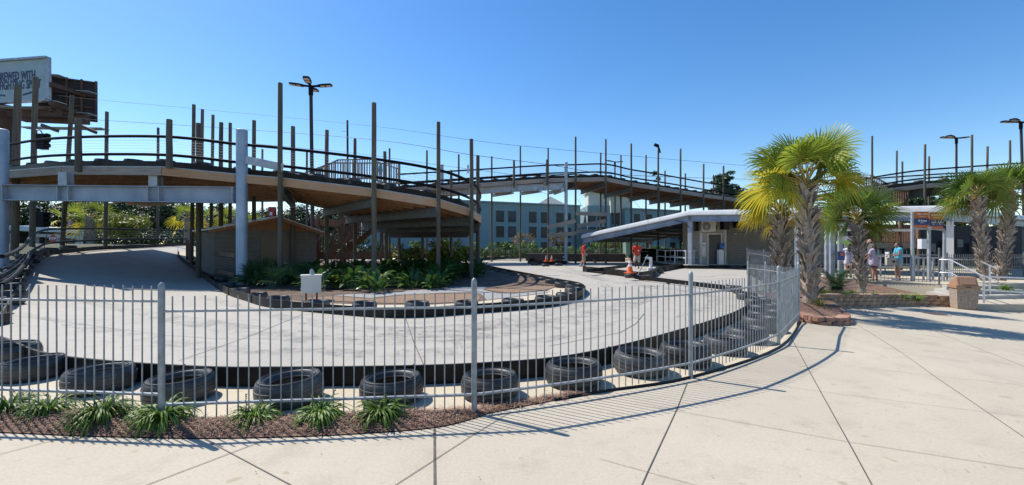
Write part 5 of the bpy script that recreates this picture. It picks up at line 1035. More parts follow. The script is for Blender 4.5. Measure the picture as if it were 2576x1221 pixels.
# dark sheet put in for the shade and machinery under the right pavilion
bkw = thing('dark_backing', 'dark sheet standing in for the shade behind the queue area', 'wall', (26, 33, 0)); MB().beam(Vector((19.5, 33.5, 1.7)), Vector((52, 43.5, 1.7)), .2, 3.4).build('wall', M_['boardback'], bkw); m = MB()
for k in range(14): c = Vector((21, 33.7, 1.4)).lerp(Vector((44, 40.8, 1.4)), k / 13); m.box(c + Vector((0, -.2, .2 * (k % 3))), (.8, .1, .9 - .2 * (k % 2)), .33)
m.build('pale_panels', M_['fasciaold'], bkw)
ps = [Vector((19.5, 19.6, 0)), Vector((24, 20.5, 0)), Vector((29, 21.5, 0))]
picket('picket_fence', 'dark steel picket fence behind the two right hand palms', ps, 1.15, 'darksteel', .12, .012)
# ------------------------------------------------------------------ block walls, steps, handrails, bin
def blockwall(name, label, pts, base, rows, bh, bl, bd, m, cap=None):
    w_ = thing(name, label, 'wall', pts[0]); mb = MB(); L = [0]
    for a, b in zip(pts, pts[1:]): L.append(L[-1] + (b - a).length)
    def at(t):
        t = min(max(t, 0), L[-1] - 1e-4); k = max(i for i in range(len(L) - 1) if L[i] <= t); return pts[k].lerp(pts[k + 1], (t - L[k]) / (L[k + 1] - L[k])), (pts[k + 1] - pts[k]).normalized()
    for r in range(rows):
        t = -bl * (.5 if r % 2 else 0)
        while t < L[-1]:
            c, d = at(t + bl / 2); z = base(c) + (r + .5) * bh; j = random.uniform(-.012, .012); a = math.atan2(d.y, d.x); ll = bl - .014
            vs = [(-ll / 2, bd / 2), (ll / 2, bd / 2), (ll / 2, -bd / 2 + .03), (ll * .28, -bd / 2 - .012), (-ll * .28, -bd / 2 - .012), (-ll / 2, -bd / 2 + .03)]
            mt = Matrix.Rotation(a, 3, 'Z'); v3 = [c + mt @ Vector((x, y + j + r * .03, 0)) for x, y in vs]
            mb.add([Vector((v.x, v.y, z - bh / 2 + .004)) for v in v3] + [Vector((v.x, v.y, z + bh / 2 - .004)) for v in v3], [tuple(range(5, -1, -1)), tuple(range(6, 12))] + [(i, (i + 1) % 6, 6 + (i + 1) % 6, 6 + i) for i in range(6)])
            t += bl
    mb.build('blocks', M_[m], w_, ang=20); return w_
rw_ = [Vector((p.x, p.y, 0)) for p in RWs]
blockwall('block_wall', 'brown split block retaining wall in front of the small shaded palm', rw_, lambda c: T(c.x, c.y) - .04, 4, .105, .40, .26, 'block')
blockwall('paver_border', 'low red brown paver edging around the foot of the thick palm', [Vector((p.x, p.y, 0)) for p in pbs], lambda c: T(c.x, c.y) - .02, 2, .085, .26, .2, 'paver')
stp = thing('concrete_steps', 'pale concrete steps and landing behind the tan bin', 'steps', (16, 15, -.6))
pa = [(14.9, 14.35), (40, 14.8), (40, 19), (19, 17.2), (16.2, 15.4)]; MB().prism(pa, -.9, -.40).build('landing', M_['pave'], stp)
for k, (y0, x0) in enumerate(((15.6, 15.9), (16.1, 16.2), (16.6, 16.5))): MB().prism([(x0, y0), (x0 + 3.2, y0 + .45), (x0 + 3.2, 17.58), (x0 + .4, 17.2)], -.9, -.27 + .13 * k).build('step', M_['slab'], stp)
hr = thing('handrail', 'front bright steel handrail descending past the tan bin to the right edge', 'handrail', P(2475, 763, 14.5)); m = MB()
m.path([P(2364, 654, 16.9), P(2391, 654, 16.6), P(2473.5, 696, 14.5), P(2580, 700, 14.8), P(2700, 705, 15)], .026, 10); m.build('top_bar', M_['steelrail'], hr); m = MB(); m.path([P(2365, 686.5, 16.9), P(2391, 686.5, 16.6), P(2474, 730, 14.5), P(2580, 736, 14.8), P(2700, 742, 15)], .024, 10); m.build('lower_bar', M_['steelrail'], hr)
MB().tube(P(2475, 696, 14.5), P(2475, 763, 14.5), .03).build('post', M_['steelrail'], hr); p = P(2391, 654, 16.6); MB().tube(p, Vector((p.x, p.y, -.05)), .03).build('post', M_['steelrail'], hr)
hr = thing('handrail', 'rear bright steel handrail with a squared loop end in front of the right palms', 'handrail', P(2510, 710, 15.9)); m = MB()
m.path([P(2379, 652, 18.3), P(2458, 654, 18), P(2510, 677, 15.9), P(2510.5, 710.5, 15.9), P(2490, 700, 16.3), P(2442, 682.5, 18), P(2379, 680.5, 18.3)], .026, 10); m.build('bars', M_['steelrail'], hr); MB().tube(P(2490, 669, 16.3), P(2490, 752, 16.3), .03).build('post', M_['steelrail'], hr)
Yb = 14.45; c = P(2424, 776, Yb); c.z = T(c.x, c.y); bn = thing('litter_bin', 'tan litter bin with pebble sides and hooded lid in front of the steps', 'bin', c); M3 = Matrix.Rotation(R(-24), 3, 'Z')
def taper(z0, z1, a, b, nm, m_, par=bn, off=(0, 0)):
    vs = [c + M3 @ Vector((sx * s_ / 2 + off[0], sy * s_ / 2 + off[1], z)) for z, s_ in ((z0, a), (z1, b)) for sx, sy in ((-1, -1), (1, -1), (1, 1), (-1, 1))]; return MB().add(vs, [(3, 2, 1, 0), (4, 5, 6, 7), (0, 1, 5, 4), (1, 2, 6, 5), (2, 3, 7, 6), (3, 0, 4, 7)]).build(nm, M_[m_], par)
taper(.0, .05, .48, .48, 'base', 'bintan'); bd = taper(.05, .68, .49, .54, 'body', 'aggregate'); taper(.68, .70, .54, .55, 'body_rim', 'bintan', bd); taper(.70, .80, .60, .60, 'collar', 'bintan')
vs = [c + M3 @ Vector(v) for v in ((-.25, -.27, .80), (.25, -.27, .80), (.27, .27, .80), (-.27, .27, .80), (-.24, -.19, 1.06), (.24, -.19, 1.06), (.20, .12, 1.08), (-.20, .12, 1.08))]
MB().add(vs, [(3, 2, 1, 0), (4, 5, 6, 7), (0, 1, 5, 4), (1, 2, 6, 5), (2, 3, 7, 6), (3, 0, 4, 7)]).build('hood', M_['bintan'], bn)
q = [c + M3 @ Vector(v) for v in ((-.19, -.285, .83), (.19, -.285, .83), (.18, -.215, 1.03), (-.18, -.215, 1.03))]; n_ = M3 @ Vector((0, -.018, .004)); MB().add(q + [v + n_ for v in q], [(0, 1, 2, 3), (7, 6, 5, 4), (0, 4, 5, 1), (1, 5, 6, 2), (2, 6, 7, 3), (3, 7, 4, 0)]).build('flap', M_['bintan'], bn)
m = MB(); m.box(c + M3 @ Vector((0, -.30, .75)), (.14, .01, .03), R(-24)); m.build('slot', M_['boardback'], bn)
mh = thing('manhole_cover', 'rusty oval cover set in the pavement in front of the block wall', 'manhole cover', G(2352, 791)); p = G(2352, 791); MB().path([p + Vector((0, 0, .002)), p + Vector((0, 0, .012))], .27, 28).build('lid', M_['rust'], mh); MB().path([p + Vector((0, 0, .001)), p + Vector((0, 0, .008))], .32, 28).build('rim', M_['slab'], mh)
# ------------------------------------------------------------------ palms
def fan_leaf(m, base, az, el, Lp, Lb, age, nseg=26, droop=.35, pet=None):
    d = Vector((math.cos(az) * math.cos(el), math.sin(az) * math.cos(el), math.sin(el)))
    mid = base + d * (Lp * .5) + Vector((0, 0, .04 * Lp)); hub = base + d * Lp - Vector((0, 0, .10 * Lp * (1 - el / 1.6)))
    if pet is not None: pet.path([base, mid, hub], [.020, .014, .009], 5)
    ax = (hub - mid).normalized(); sd = ax.cross(Vector((0, 0, 1)))
    if sd.length < .1: sd = Vector((1, 0, 0))
    sd.normalize(); nr = sd.cross(ax).normalized()
    tw = random.uniform(-1.35, 1.35); sd2 = sd * math.cos(tw) + nr * math.sin(tw); nr2 = nr * math.cos(tw) - sd * math.sin(tw)
    for k in range(nseg):
        t = (k + .5) / nseg * 2 - 1; a = t * R(128); L = Lb * (1 - .28 * abs(t) ** 2) * random.uniform(.9, 1.06)
        e = (ax * math.cos(a) + sd2 * math.sin(a)).normalized(); e = (e + nr2 * (.25 * abs(t) - .12) + Vector((random.uniform(-.04, .04),) * 3)).normalized()
        w0 = Lb * .027; s_ = e.cross(nr2).normalized()
        p1 = hub + e * (L * .5) ; p2 = hub + e * (L * .78) - Vector((0, 0, L * droop * .12)); p3 = hub + e * L * .97 - Vector((0, 0, L * droop * random.uniform(.25, .6)))
        f_ = nr2 * (w0 * .55)
        m.add([hub - s_ * w0 * .35, hub + s_ * w0 * .35, p1 - s_ * w0 + f_, p1 + s_ * w0 + f_, p1 - f_ * .3, p2 - s_ * w0 * .6, p2 + s_ * w0 * .6, p3], [(0, 4, 2), (0, 1, 4), (1, 3, 4), (2, 4, 5), (4, 6, 5), (4, 3, 6), (5, 6, 7)], age)
def fan_palm(name, label, base, top, r0, r1, nl, Lp, Lb, lm, yellow=.5, boots=True, group=None, seed=1, nseg=26, low=-1.0):
    random.seed(seed); base, top = Vector(base), Vector(top); pl = thing(name, label, 'palm tree', base, group); ax = (top - base).normalized(); tt = top - ax * (.20 if boots else 0); H = (tt - base).length
    m = MB(); n = 8; m.path([base.lerp(tt, k / n) - Vector((0, 0, .1 if k == 0 else 0)) for k in range(n + 1)], [r0 * (1.25 if k == 0 else 1) + (r1 - r0) * k / n for k in range(n + 1)], 12); tr = m.build('trunk', M_['boot'], pl)
    if boots:
        m = MB(); rows = int(H / .115); 
        for k in range(rows):
            z = (k + .4) / rows * H; r = r0 + (r1 - r0) * z / H
            for j in range(7):
                a = 2 * math.pi * (j + .5 * (k % 2)) / 7 + random.uniform(-.22, .22) + k * .13; o_ = Vector((math.cos(a), math.sin(a), 0)); s_ = Vector((-math.sin(a), math.cos(a), 0)); L = random.uniform(.22, .34) * (r0 / .125) ** .4; tl = random.choice((-1, 1)) * random.uniform(.3, .7)
                u = (ax + s_ * tl).normalized(); ou = random.uniform(.3, .62); w0 = random.uniform(.050, .070) * (.4 + .6 * r0 / .125); c0 = base + ax * z + o_ * (r * .82)
                c1 = c0 + u * (L * .55) + o_ * (L * ou * .32); c2 = c0 + u * L + o_ * (L * ou * .85); sv = (s_ - ax * (tl * .6)).normalized(); th = .022
                vs = []
                for c, w_ in ((c0, w0 * 1.25), (c1, w0 * .85), (c2, w0 * random.uniform(.45, .8))): vs += [c - sv * w_, c + sv * w_, c + sv * w_ * .6 + o_ * th, c - sv * w_ * .6 + o_ * th]
                m.add(vs, [(0, 1, 5, 4), (1, 2, 6, 5), (2, 3, 7, 6), (3, 0, 4, 7), (4, 5, 9, 8), (5, 6, 10, 9), (6, 7, 11, 10), (7, 4, 8, 11), (8, 9, 10, 11)])
        m.build('boots', M_['boot'], tr, ang=25)
    m = MB(); pt = MB()
    for k in range(nl):
        q = (k + .5) / nl; el = R(78) - (R(78) - low) * q ** .85; az = k * 2.39996 + random.uniform(-.25, .25); az += math.pi * .8 * (el < .75 and math.sin(az) < -.55); age = max(0, yellow * (q - .35) * 1.9) + random.uniform(-.15, .25) * yellow
        s_ = random.uniform(.85, 1.1) * (.75 + .25 * min(1, q * 3)); fan_leaf(m, top + Vector((random.uniform(-.05, .05), random.uniform(-.05, .05), .12 - .25 * q)), az, el + random.uniform(-.12, .12), Lp * s_, Lb * s_, max(.001, age), nseg, .25 + .5 * q, pt)
    m.build('crown', M_[lm], pl, recalc=False); pt.build('leaf_stalks', M_['petiole'], pl); random.seed(seed + 50); return pl
fan_palm('fan_palm', 'tallest fan palm with thick rough trunk and yellow tinged fronds at the fence corner', P(2038, 752, 10.2), P(2028, 464, 10.3), .125, .10, 34, .76, .84, 'palm', .5, seed=5, low=R(6), nseg=34)
fan_palm('fan_palm', 'fan palm close behind the tallest one with low yellowing fronds', P(1968, 735, 11.9), P(1962, 535, 11.9), .13, .105, 24, .62, .66, 'palm', .8, seed=8, low=R(4), nseg=32)
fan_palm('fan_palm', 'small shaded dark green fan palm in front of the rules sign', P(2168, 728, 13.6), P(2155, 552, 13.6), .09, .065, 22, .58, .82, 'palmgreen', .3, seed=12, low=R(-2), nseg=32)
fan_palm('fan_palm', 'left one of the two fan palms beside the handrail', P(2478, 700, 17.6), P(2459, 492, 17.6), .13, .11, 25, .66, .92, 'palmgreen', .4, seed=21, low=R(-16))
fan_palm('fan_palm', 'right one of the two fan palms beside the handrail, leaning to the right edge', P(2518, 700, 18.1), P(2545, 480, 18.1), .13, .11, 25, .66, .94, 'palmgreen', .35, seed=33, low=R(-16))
for (x, yt, yb, Y, sc_, l, yw) in ((228, 545, 625, 38, 1.9, 'fan palm beyond the far left bend with a clear grey trunk', .7), (178, 556, 640, 46, 2.2, 'bushy yellow tinged palm behind the white pavilion', 1.0), (470, 548, 620, 44, 1.8, 'palm with yellow fronds beyond the track behind the pole cluster', 1.2), (588, 552, 620, 47, 1.9, 'palm seen just left of the blue grey column', 1.0), (520, 556, 620, 52, 2.0, 'palm among the pole cluster feet in the distance', .6), (640, 560, 620, 50, 1.6, 'palm behind the shed roof right of the column', .8)):
    b = P(x, yb, Y); b.z = T(b.x, b.y); fan_palm('fan_palm', l, b, P(x, yt, Y), .26, .22, 18, .8 * sc_ / 1.4, .85 * sc_ / 1.4, 'palm', yw, True if Y < 40 else False, 'palms beyond the track', seed=int(x), nseg=16, low=R(-40))
# sago cycad
def sago(p, s, label):
    t = thing('sago_plant', label, 'plant', p); m = MB()
    for k in range(34):
        az = k * 2.4; el = R(75) - R(70) * (k / 34); pr = []
        for j in range(9): q = j / 8; pr.append(Vector(p) + Vector((math.cos(az) * math.cos(el) * q * s, math.sin(az) * math.cos(el) * q * s, .1 + math.sin(el) * q * s - .38 * s * q * q)))
        for j in range(1, 9):
            d = (pr[j] - pr[j - 1]).normalized(); sd = d.cross(Vector((0, 0, 1))).normalized()
            for e in (-1, 1):
                for f_ in (0, .5):
                    c = pr[j - 1].lerp(pr[j], f_); L = s * .17 * (1 - .5 * abs(j / 8 - .4)); tip = c + sd * (e * L) + d * (L * .5) - Vector((0, 0, .02)); m.add([c - d * .016, c + d * .016, tip], [(0, 1, 2)])
    m.build('fronds', M_['sago'], t, recalc=False); MB().path([Vector(p) - Vector((0, 0, .1)), Vector(p) + Vector((0, 0, .12))], .13, 10).build('trunk', M_['boot'], t)
p = P(2105, 712, 12.9); sago((p.x, p.y, brz(p.x, p.y) + .1), 1.05, 'dark green sago plant between the thick palm and the small palm')
# ------------------------------------------------------------------ strap leaved clumps
def clump(name, n, L, w_, spread, m, seed, seg=5, up=1.0):
    random.seed(seed); b = MB()
    for k in range(n):
        az = random.uniform(0, 6.283); r0 = random.uniform(0, .07); LL = L * random.uniform(.55, 1.1); el = R(random.uniform(28, 84)) * up; o_ = Vector((math.cos(az), math.sin(az), 0)); sd = Vector((-o_.y, o_.x, 0)); ps = []; c = o_ * r0; e = el
        for j in range(seg + 1): ps.append(c.copy()); c = c + (o_ * math.cos(e) + Vector((0, 0, 1)) * math.sin(e)) * (LL / seg); e -= spread * random.uniform(.7, 1.3) / seg
        vs = []; tw = random.uniform(-.4, .4)
        for j, q in enumerate(ps[:-1]): ww = w_ * (.7 + .5 * math.sin(math.pi * min(1, (j + .6) / seg))); vs += [q - sd * ww + Vector((0, 0, tw * ww)), q + sd * ww - Vector((0, 0, tw * ww))]
        vs.append(ps[-1]); b.add(vs, [(2 * j, 2 * j + 1, 2 * j + 3, 2 * j + 2) for j in range(seg - 1)] + [(2 * seg - 2, 2 * seg - 1, 2 * seg)])
    return b
ll = ['liriope clump cut by the left edge of the photo', 'pale drooping liriope clump, second from the left edge', 'spreading liriope clump left of the fence post in the mulch', 'dense liriope clump in front of the leftmost tall fence post', 'liriope clump alone in the middle of the mulch bed', 'round liriope clump third from the right end of its row, below a black tyre', 'liriope clump at the right end of the row']
for i, (x, y) in enumerate(((24, 1044), (122, 1050), (258, 1066), (410, 1072), (640, 1066), (806, 1062), (958, 1060))):
    p = G(x, y); z = bedz(p.x, p.y) - .01; b = clump('x', (200, 150, 220, 240, 170, 210, 190)[i], .315 * (1.0, .9, 1.05, 1.08, .95, .98, .98)[i], .0062, 2.6, None, 100 + i)
    for v in b.v: v += Vector((p.x, p.y, z))
    b.build('liriope_clump', M_['lily'], None, (p.x, p.y, z), recalc=False); o = COL.objects[-1]; tag(o, ll[i] if i != 5 else 'round liriope clump between the middle one and the right end one', 'plant', 'liriope clumps in the front bed')
    fl_ = MB(); random.seed(i)
    for k in range(3 if i in (4, 5, 6) else 1):
        q = Vector((p.x + random.uniform(-.06, .06), p.y + random.uniform(-.04, .04), z)); t = q + Vector((random.uniform(-.12, .12), random.uniform(-.1, .1), random.uniform(.17, .23))); fl_.path([q, t], .003, 4)
        for j in range(7): fl_.ball(q.lerp(t, .6 + j * .06) + Vector((random.uniform(-.008, .008),) * 3), .007, 5, 3)
    fl_.build('flower_spikes', M_['dry'], o)
random.seed(3)
for i, (x, y, l) in enumerate(((2062, 750, 'wispy dry grass tuft on the paver bed at the thick palm foot'), (2095, 715, 'brown grass mound beside the sago plant'), (2128, 716, 'lime strap leaved clump left of the small palm'), (2143, 726, 'small bright clump at the small palm foot'), (2075, 728, 'low bright clump behind the block wall left end'), (2106, 726, 'dark green low clump before the sago plant'), (2194, 722, 'green strap clump right of the small palm'), (2235, 724, 'dim strap clump below the woman in turquoise'), (2305, 733, 'bright strap clump above the block wall right end'), (2270, 728, 'low dark clump between two strap clumps'), (2452, 745, 'bright strap clump behind the tan bin'), (2530, 735, 'dark ground clump under the right hand palms'))):
    Y = 9.9 if i == 0 else (13.2 + (x - 2080) * .006 if x < 2400 else 16.5); p = P(x, y, Y); z = brz(p.x, p.y) if x < 2400 else -.15
    b = clump('x', 90, .42, .009 if i > 1 else .004, 1.7, None, 300 + i)
    for v in b.v: v += Vector((p.x, p.y, z))
    tag(b.build('strap_clump', M_['dry' if i in (0, 1) else 'lily'], None, (p.x, p.y, z), recalc=False), l, 'plant', 'low clumps in the palm beds')
# ------------------------------------------------------------------ broad leaved planting on the island
def broad(n, L, seed, wr=.13, lean=(25, 85)):
    random.seed(seed); b = MB()
    for k in range(n):
        az = random.uniform(0, 6.283); o_ = Vector((math.cos(az), math.sin(az), 0)); sd = Vector((-o_.y, o_.x, 0)); el = R(random.uniform(*lean)); c = o_ * random.uniform(0, .2); LL = L * random.uniform(.6, 1.15); stem = LL * .5; e = el; ps = []
        p0 = c.copy(); c = c + (o_ * math.cos(e) + Vector((0, 0, math.sin(e)))) * stem; b.add([p0 - sd * .006, p0 + sd * .006, c + sd * .006, c - sd * .006], [(0, 1, 2, 3)])
        seg = 5
        for j in range(seg + 1): ps.append(c.copy()); c = c + (o_ * math.cos(e) + Vector((0, 0, math.sin(e)))) * (LL / seg); e -= random.uniform(.15, .38)
        vs = []; tw = random.uniform(-.5, .5)
        for j, q in enumerate(ps[:-1]): ww = LL * wr * math.sin(math.pi * (j + .35) / (seg + .4)); vs += [q - sd * ww + Vector((0, 0, ww * (.3 + tw))), q, q + sd * ww + Vector((0, 0, ww * (.3 - tw)))]
        vs.append(ps[-1]); b.add(vs, [(3 * j + a, 3 * j + a + 1, 3 * j + a + 4, 3 * j + a + 3) for j in range(seg - 1) for a in (0, 1)] + [(3 * seg - 3, 3 * seg - 2, 3 * seg), (3 * seg - 2, 3 * seg - 1, 3 * seg)])
    return b
BP = [broad(46, .46, 41).build('broadleaf_clump', M_['broad'], None, (0, 0, 0), recalc=False), broad(42, .48, 42).build('broadleaf_clump', M_['broad'], None, (0, 0, 0), recalc=False), broad(44, .44, 43).build('broadleaf_clump', M_['broadyellow'], None, (0, 0, 0), recalc=False)]
for o in BP: KID[o.name] = []
def put(i, p, label, group, s, cat='plant', used=set()):
    o = BP[i]; p = Vector(p)
    if i not in used: used.add(i); o.location = p; o.rotation_euler = (0, 0, random.uniform(0, 6.28)); o.scale = (s,) * 3; return tag(o, label, cat, group)
    c = dup(o, p, random.uniform(0, 6.28), label, group, s); c['category'] = cat; return c
random.seed(77)
pts = []
tries = 0
while len(pts) < 56 and tries < 9000:
    tries += 1; dx = random.uniform(640, 1215); Y = random.uniform(13.2, 24)
    x = (dx - 1288) / 1100 * Y; fr = 14.3 + .5 * noise.noise(Vector((x, 0, 0))) + (2.6 if dx > 1110 else 0) + max(0, (dx - 1040) * .012) + (1.2 if dx < 760 else 0)
    if Y < fr or any((Vector((x, Y)) - Vector(q[:2])).length < .62 for q in pts): continue
    if Y > 18.8 and x < -8.6: continue
    pts.append((x, Y, dx))
pts.sort(key=lambda q: q[1])
for (x, Y, dx) in pts:
    lime = (720 < dx < 1010 and Y < 18.2 and random.random() < .7)
    put(2 if lime else random.choice((0, 1)), (x, Y, isz(x, Y)), 'lime and green striped broad leaved clump in the sunlit left part of the island bed' if lime else 'dark green broad leaved clump in the island bed under the raised track', 'broad leaved clumps in the island bed', random.uniform(.9, 1.35))
# palmettos on the left of the island bed
m = MB(); random.seed(9)
for k in range(12): fan_leaf(m, Vector((0, 0, .05)), k * 2.4, R(random.uniform(20, 75)), .38, .36, 0.001, 16, .3)
pm = m.build('palmetto', M_['sago'], None, (0, 0, 0), recalc=False); KID[pm.name] = []
for i, (x, y, Y) in enumerate(((665, 705, 17.6), (700, 700, 17.2), (735, 705, 17.0), (690, 720, 16.0), (722, 728, 15.4), (650, 712, 17.0), (760, 706, 18))):
    p = P(x, 0, Y); q = Vector((p.x, p.y, isz(p.x, p.y))); o = pm if i == 0 else dup(pm, q, random.uniform(0, 6)); o.location = q; s_ = random.uniform(1.2, 1.6); o.scale = (s_,) * 3; tag(o, 'dark palmetto plant low in the shade in front of the shed', 'plant', 'palmettos before the shed')
# ------------------------------------------------------------------ shrubs, trees
def crown(m, c, rx, ry, rz, n, leaf, clus=26, seed=0, gap=.55, flat=1.0):
    random.seed(seed); cs = []
    for k in range(clus):
        while True:
            v = Vector((random.uniform(-1, 1), random.uniform(-1, 1), random.uniform(-.85, 1)))
            if .35 < v.length < 1: break
        cs.append((Vector((v.x * rx * .8, v.y * ry * .8, v.z * rz * .8)), random.uniform(.22, .42)))
    for k in range(n):
        q, r = random.choice(cs); v = Vector((random.gauss(0, 1), random.gauss(0, 1), random.gauss(0, 1))).normalized() * (random.random() ** .45)
        p = Vector(c) + q + Vector((v.x * rx * r, v.y * ry * r, v.z * rz * r)); nrm = (v + Vector((random.uniform(-.7, .7), random.uniform(-.7, .7), random.uniform(-.2, 1)))).normalized(); t = nrm.orthogonal().normalized(); b = nrm.cross(t); a = random.uniform(0, 6.28); t, b = t * math.cos(a) + b * math.sin(a), b * math.cos(a) - t * math.sin(a); L = leaf * random.uniform(.6, 1.3)
        m.add([p - t * L, p + b * L * .45, p + t * L, p - b * L * .45], [(0, 1, 2, 3)])
    return m
def shrubproto(mn, n, leaf, seed, tall=1.0):
    b = crown(MB(), (0, 0, .62 * tall), .8, .75, .62 * tall, n, leaf, 16, seed); o = b.build('shrub', M_[mn], None, (0, 0, 0), recalc=False); st = MB(); random.seed(seed)
    for k in range(5): st.path([(0, 0, -.05), (random.uniform(-.2, .2), random.uniform(-.2, .2), .4), (random.uniform(-.5, .5), random.uniform(-.4, .4), .9 * tall)], [.02, .015, .006], 5)
    s = st.build('stems', M_['bark'], o); KID[o.name] = [s]; KID[s.name] = []; return o
SP = [shrubproto('shrub', 900, .085, 1), shrubproto('limeshrub', 800, .085, 2), shrubproto('shrub', 900, .07, 3, 1.3)]
uses = [0, 0, 0]
def shrub(i, p, s, label, group):
    o = SP[i] if uses[i] == 0 else dup(SP[i], p, random.uniform(0, 6)); uses[i] += 1
    o.location = p; o.scale = s if hasattr(s, '__len__') else (s, s, s); o.rotation_euler = (0, 0, random.uniform(0, 6.28)); return tag(o, label, 'shrub', group)
random.seed(5); k = 0
hb = [Vector((-11, 49.5, 0)), Vector((-4, 52, 0)), Vector((2, 54.5, 0)), Vector((12, 58, 0)), Vector((26, 61.5, 0))]
for i in range(46):
    q = i / 45 * 4; j = min(3, int(q)); p = hb[j].lerp(hb[j + 1], q - j) + Vector((random.uniform(-.4, .4), random.uniform(-.9, .9), 0)); p.z = T(p.x, p.y)
    shrub(random.choice((0, 0, 2)), p, random.uniform(.95, 1.5), 'green shrub in the long hedge row before the blue hotel', 'hedge shrubs before the hotel')
for i, (x, y, Y, s, t) in enumerate(((1005, 640, 36, 1.3, 1), (1035, 640, 35, 1.2, 0), (1062, 640, 33, 1.0, 1), (1090, 635, 34, 1.5, 1), (1120, 630, 35, 1.5, 1), (1150, 632, 36, 1.5, 1), (1175, 640, 37, 1.2, 0), (985, 640, 38, 1.3, 1))):
    p = P(x, y, Y); p.z = 0; shrub(t, p, s * 1.15, 'yellow green shrub seen under the descending end of the raised track' if t else 'darker green shrub seen under the descending end of the raised track', 'shrubs behind the island')
p = P(318, 610, 34); p.z = T(p.x, p.y); m = MB(); crown(m, p + Vector((0, 0, 1.35)), 1.9, 1.6, 1.1, 5200, .10, 40, 17); o = m.build('lime_bush', M_['limeshrub'], None, p, recalc=False); tag(o, 'large rounded lime green bush beyond the shaded far left bend', 'bush'); MB().path([p - Vector((0, 0, .1)), p + Vector((.1, 0, .7))], [.08, .05], 6).build('stem', M_['bark'], o)
def tree(name, label, p, H, rx, rz, mn, n, leaf, seed, group, th=.5, clus=34, tr=.16):
    p = Vector(p); t = thing(name, label, 'tree', p, group); random.seed(seed); m = MB(); tp = p + Vector((random.uniform(-.3, .3), 0, H * th))
    m.path([p - Vector((0, 0, .2)), p.lerp(tp, .5) + Vector((random.uniform(-.1, .1), 0, 0)), tp, p + Vector((0, 0, H * .85))], [tr * 1.3, tr, tr * .8, tr * .25], 8)
    for k in range(7): a = random.uniform(0, 6.28); s_ = p.lerp(tp, random.uniform(.6, 1)); m.path([s_, s_ + Vector((math.cos(a) * rx * .4, math.sin(a) * rx * .4, H * .14)), s_ + Vector((math.cos(a) * rx * .8, math.sin(a) * rx * .8, H * .24))], [tr * .45, tr * .3, tr * .1], 5)
    m.build('trunk', M_['bark'], t); crown(MB(), p + Vector((0, 0, H - rz)), rx, rx, rz, n, leaf, clus, seed).build('crown', M_[mn], t, recalc=False); return t
WT = [(-40, 62), (60, 60), (150, 62), (215, 66), (285, 62), (340, 68), (395, 64), (450, 70), (505, 66), (560, 72), (620, 70), (690, 74), (740, 72), (790, 76), (835, 72), (880, 78)]
for i, (x, Y) in enumerate(WT):
    p = P(x, 600, Y); p.z = T(p.x, p.y); H = ((124 + 12 * math.sin(i * 2.3)) / 1100 * Y) * (1.0 if x < 460 else .80)
    tree('broadleaf_tree', 'dark dense tree in the wood beyond the track at the left, behind the poles', p, H, 4.4, H * .47, 'oak', 4200, .25, 500 + i, 'trees of the left wood', .4, 60, .2)
for i, (x, yt, Y, rx, l) in enumerate(((1312, 572, 58, 1.7, 'orange tinged small tree left of the far grey column'), (1402, 577, 60, 1.9, 'orange tinged small tree behind the far grey column'), (1118, 583, 52, 1.2, 'thin small tree at the end of the deck'), (1515, 598, 60, 1.6, 'small tree under the pavilion edge, left one'), (1540, 588, 62, 1.4, 'small tree seen above the pavilion slope'), (1575, 604, 61, 1.5, 'small tree seen behind the red orange shirted worker'))):
    p = P(x, 640, Y); p.z = 0; H = P(x, yt, Y).z; tree('crape_myrtle', l, p, H, rx, H * .34, 'autumn' if i in (0, 1, 4) else 'shrub', 620, .12, 600 + i, 'small trees before the hotel', .5, 14, .06)
def pine(label, x, yt, Y, rx, n, seed):
    p = P(x, 640, Y); p.z = 0; H = P(x, yt, Y).z; t = thing('pine_tree', label, 'tree', p, 'pines on the skyline'); MB().path([p, p + Vector((.3, 0, H * .6)), p + Vector((0, 0, H * .97))], [.3, .22, .06], 8).build('trunk', M_['bark'], t); m = MB(); random.seed(seed)
    for k in range(13):
        q = random.uniform(.0, 1); a = random.uniform(0, 6.28); r = rx * random.uniform(.25, .85) * (1.05 - q * .55); c = p + Vector((math.cos(a) * r, math.sin(a) * r, H * (.62 + .36 * q))); crown(m, c, rx * .42, rx * .42, rx * .26, n // 13, .34, 7, seed + k); random.seed(seed * 7 + k * 3)
    m.build('crown', M_['pine'], t, recalc=False)
pine('round crowned pine on the skyline right of the descending track', 1812, 437, 85, 4.4, 3200, 31); pine('shorter pine tuft beside the round crowned pine', 1850, 470, 85, 2.8, 1500, 36); pine('small pine top on the skyline behind the pole with the floodlight', 1655, 432, 95, 2.6, 1100, 41)
for i, (x, yt, Y) in enumerate(((2290, 494, 62), (2350, 500, 64), (2420, 505, 66), (2560, 560, 66), (1735, 590, 90), (1700, 585, 95))): pine('green treetop behind the right hand pavilion roof' if x > 2000 else 'tree seen under the pavilion left of the office', x, yt, Y, 4.5, 1500, 70 + i)
# undergrowth under the left wood
m = MB(); random.seed(6)
for k in range(34):
    p = P(-60 + k * 30, 600, 56 + 3 * math.sin(k)); crown(m, (p.x, p.y, T(p.x, p.y) + .9), 2.6, 1.6, 1.6, 420, .2, 14, 1200 + k)
tag(m.build('undergrowth', M_['oak'], None, (-30, 56, 0), recalc=False), kind='stuff')
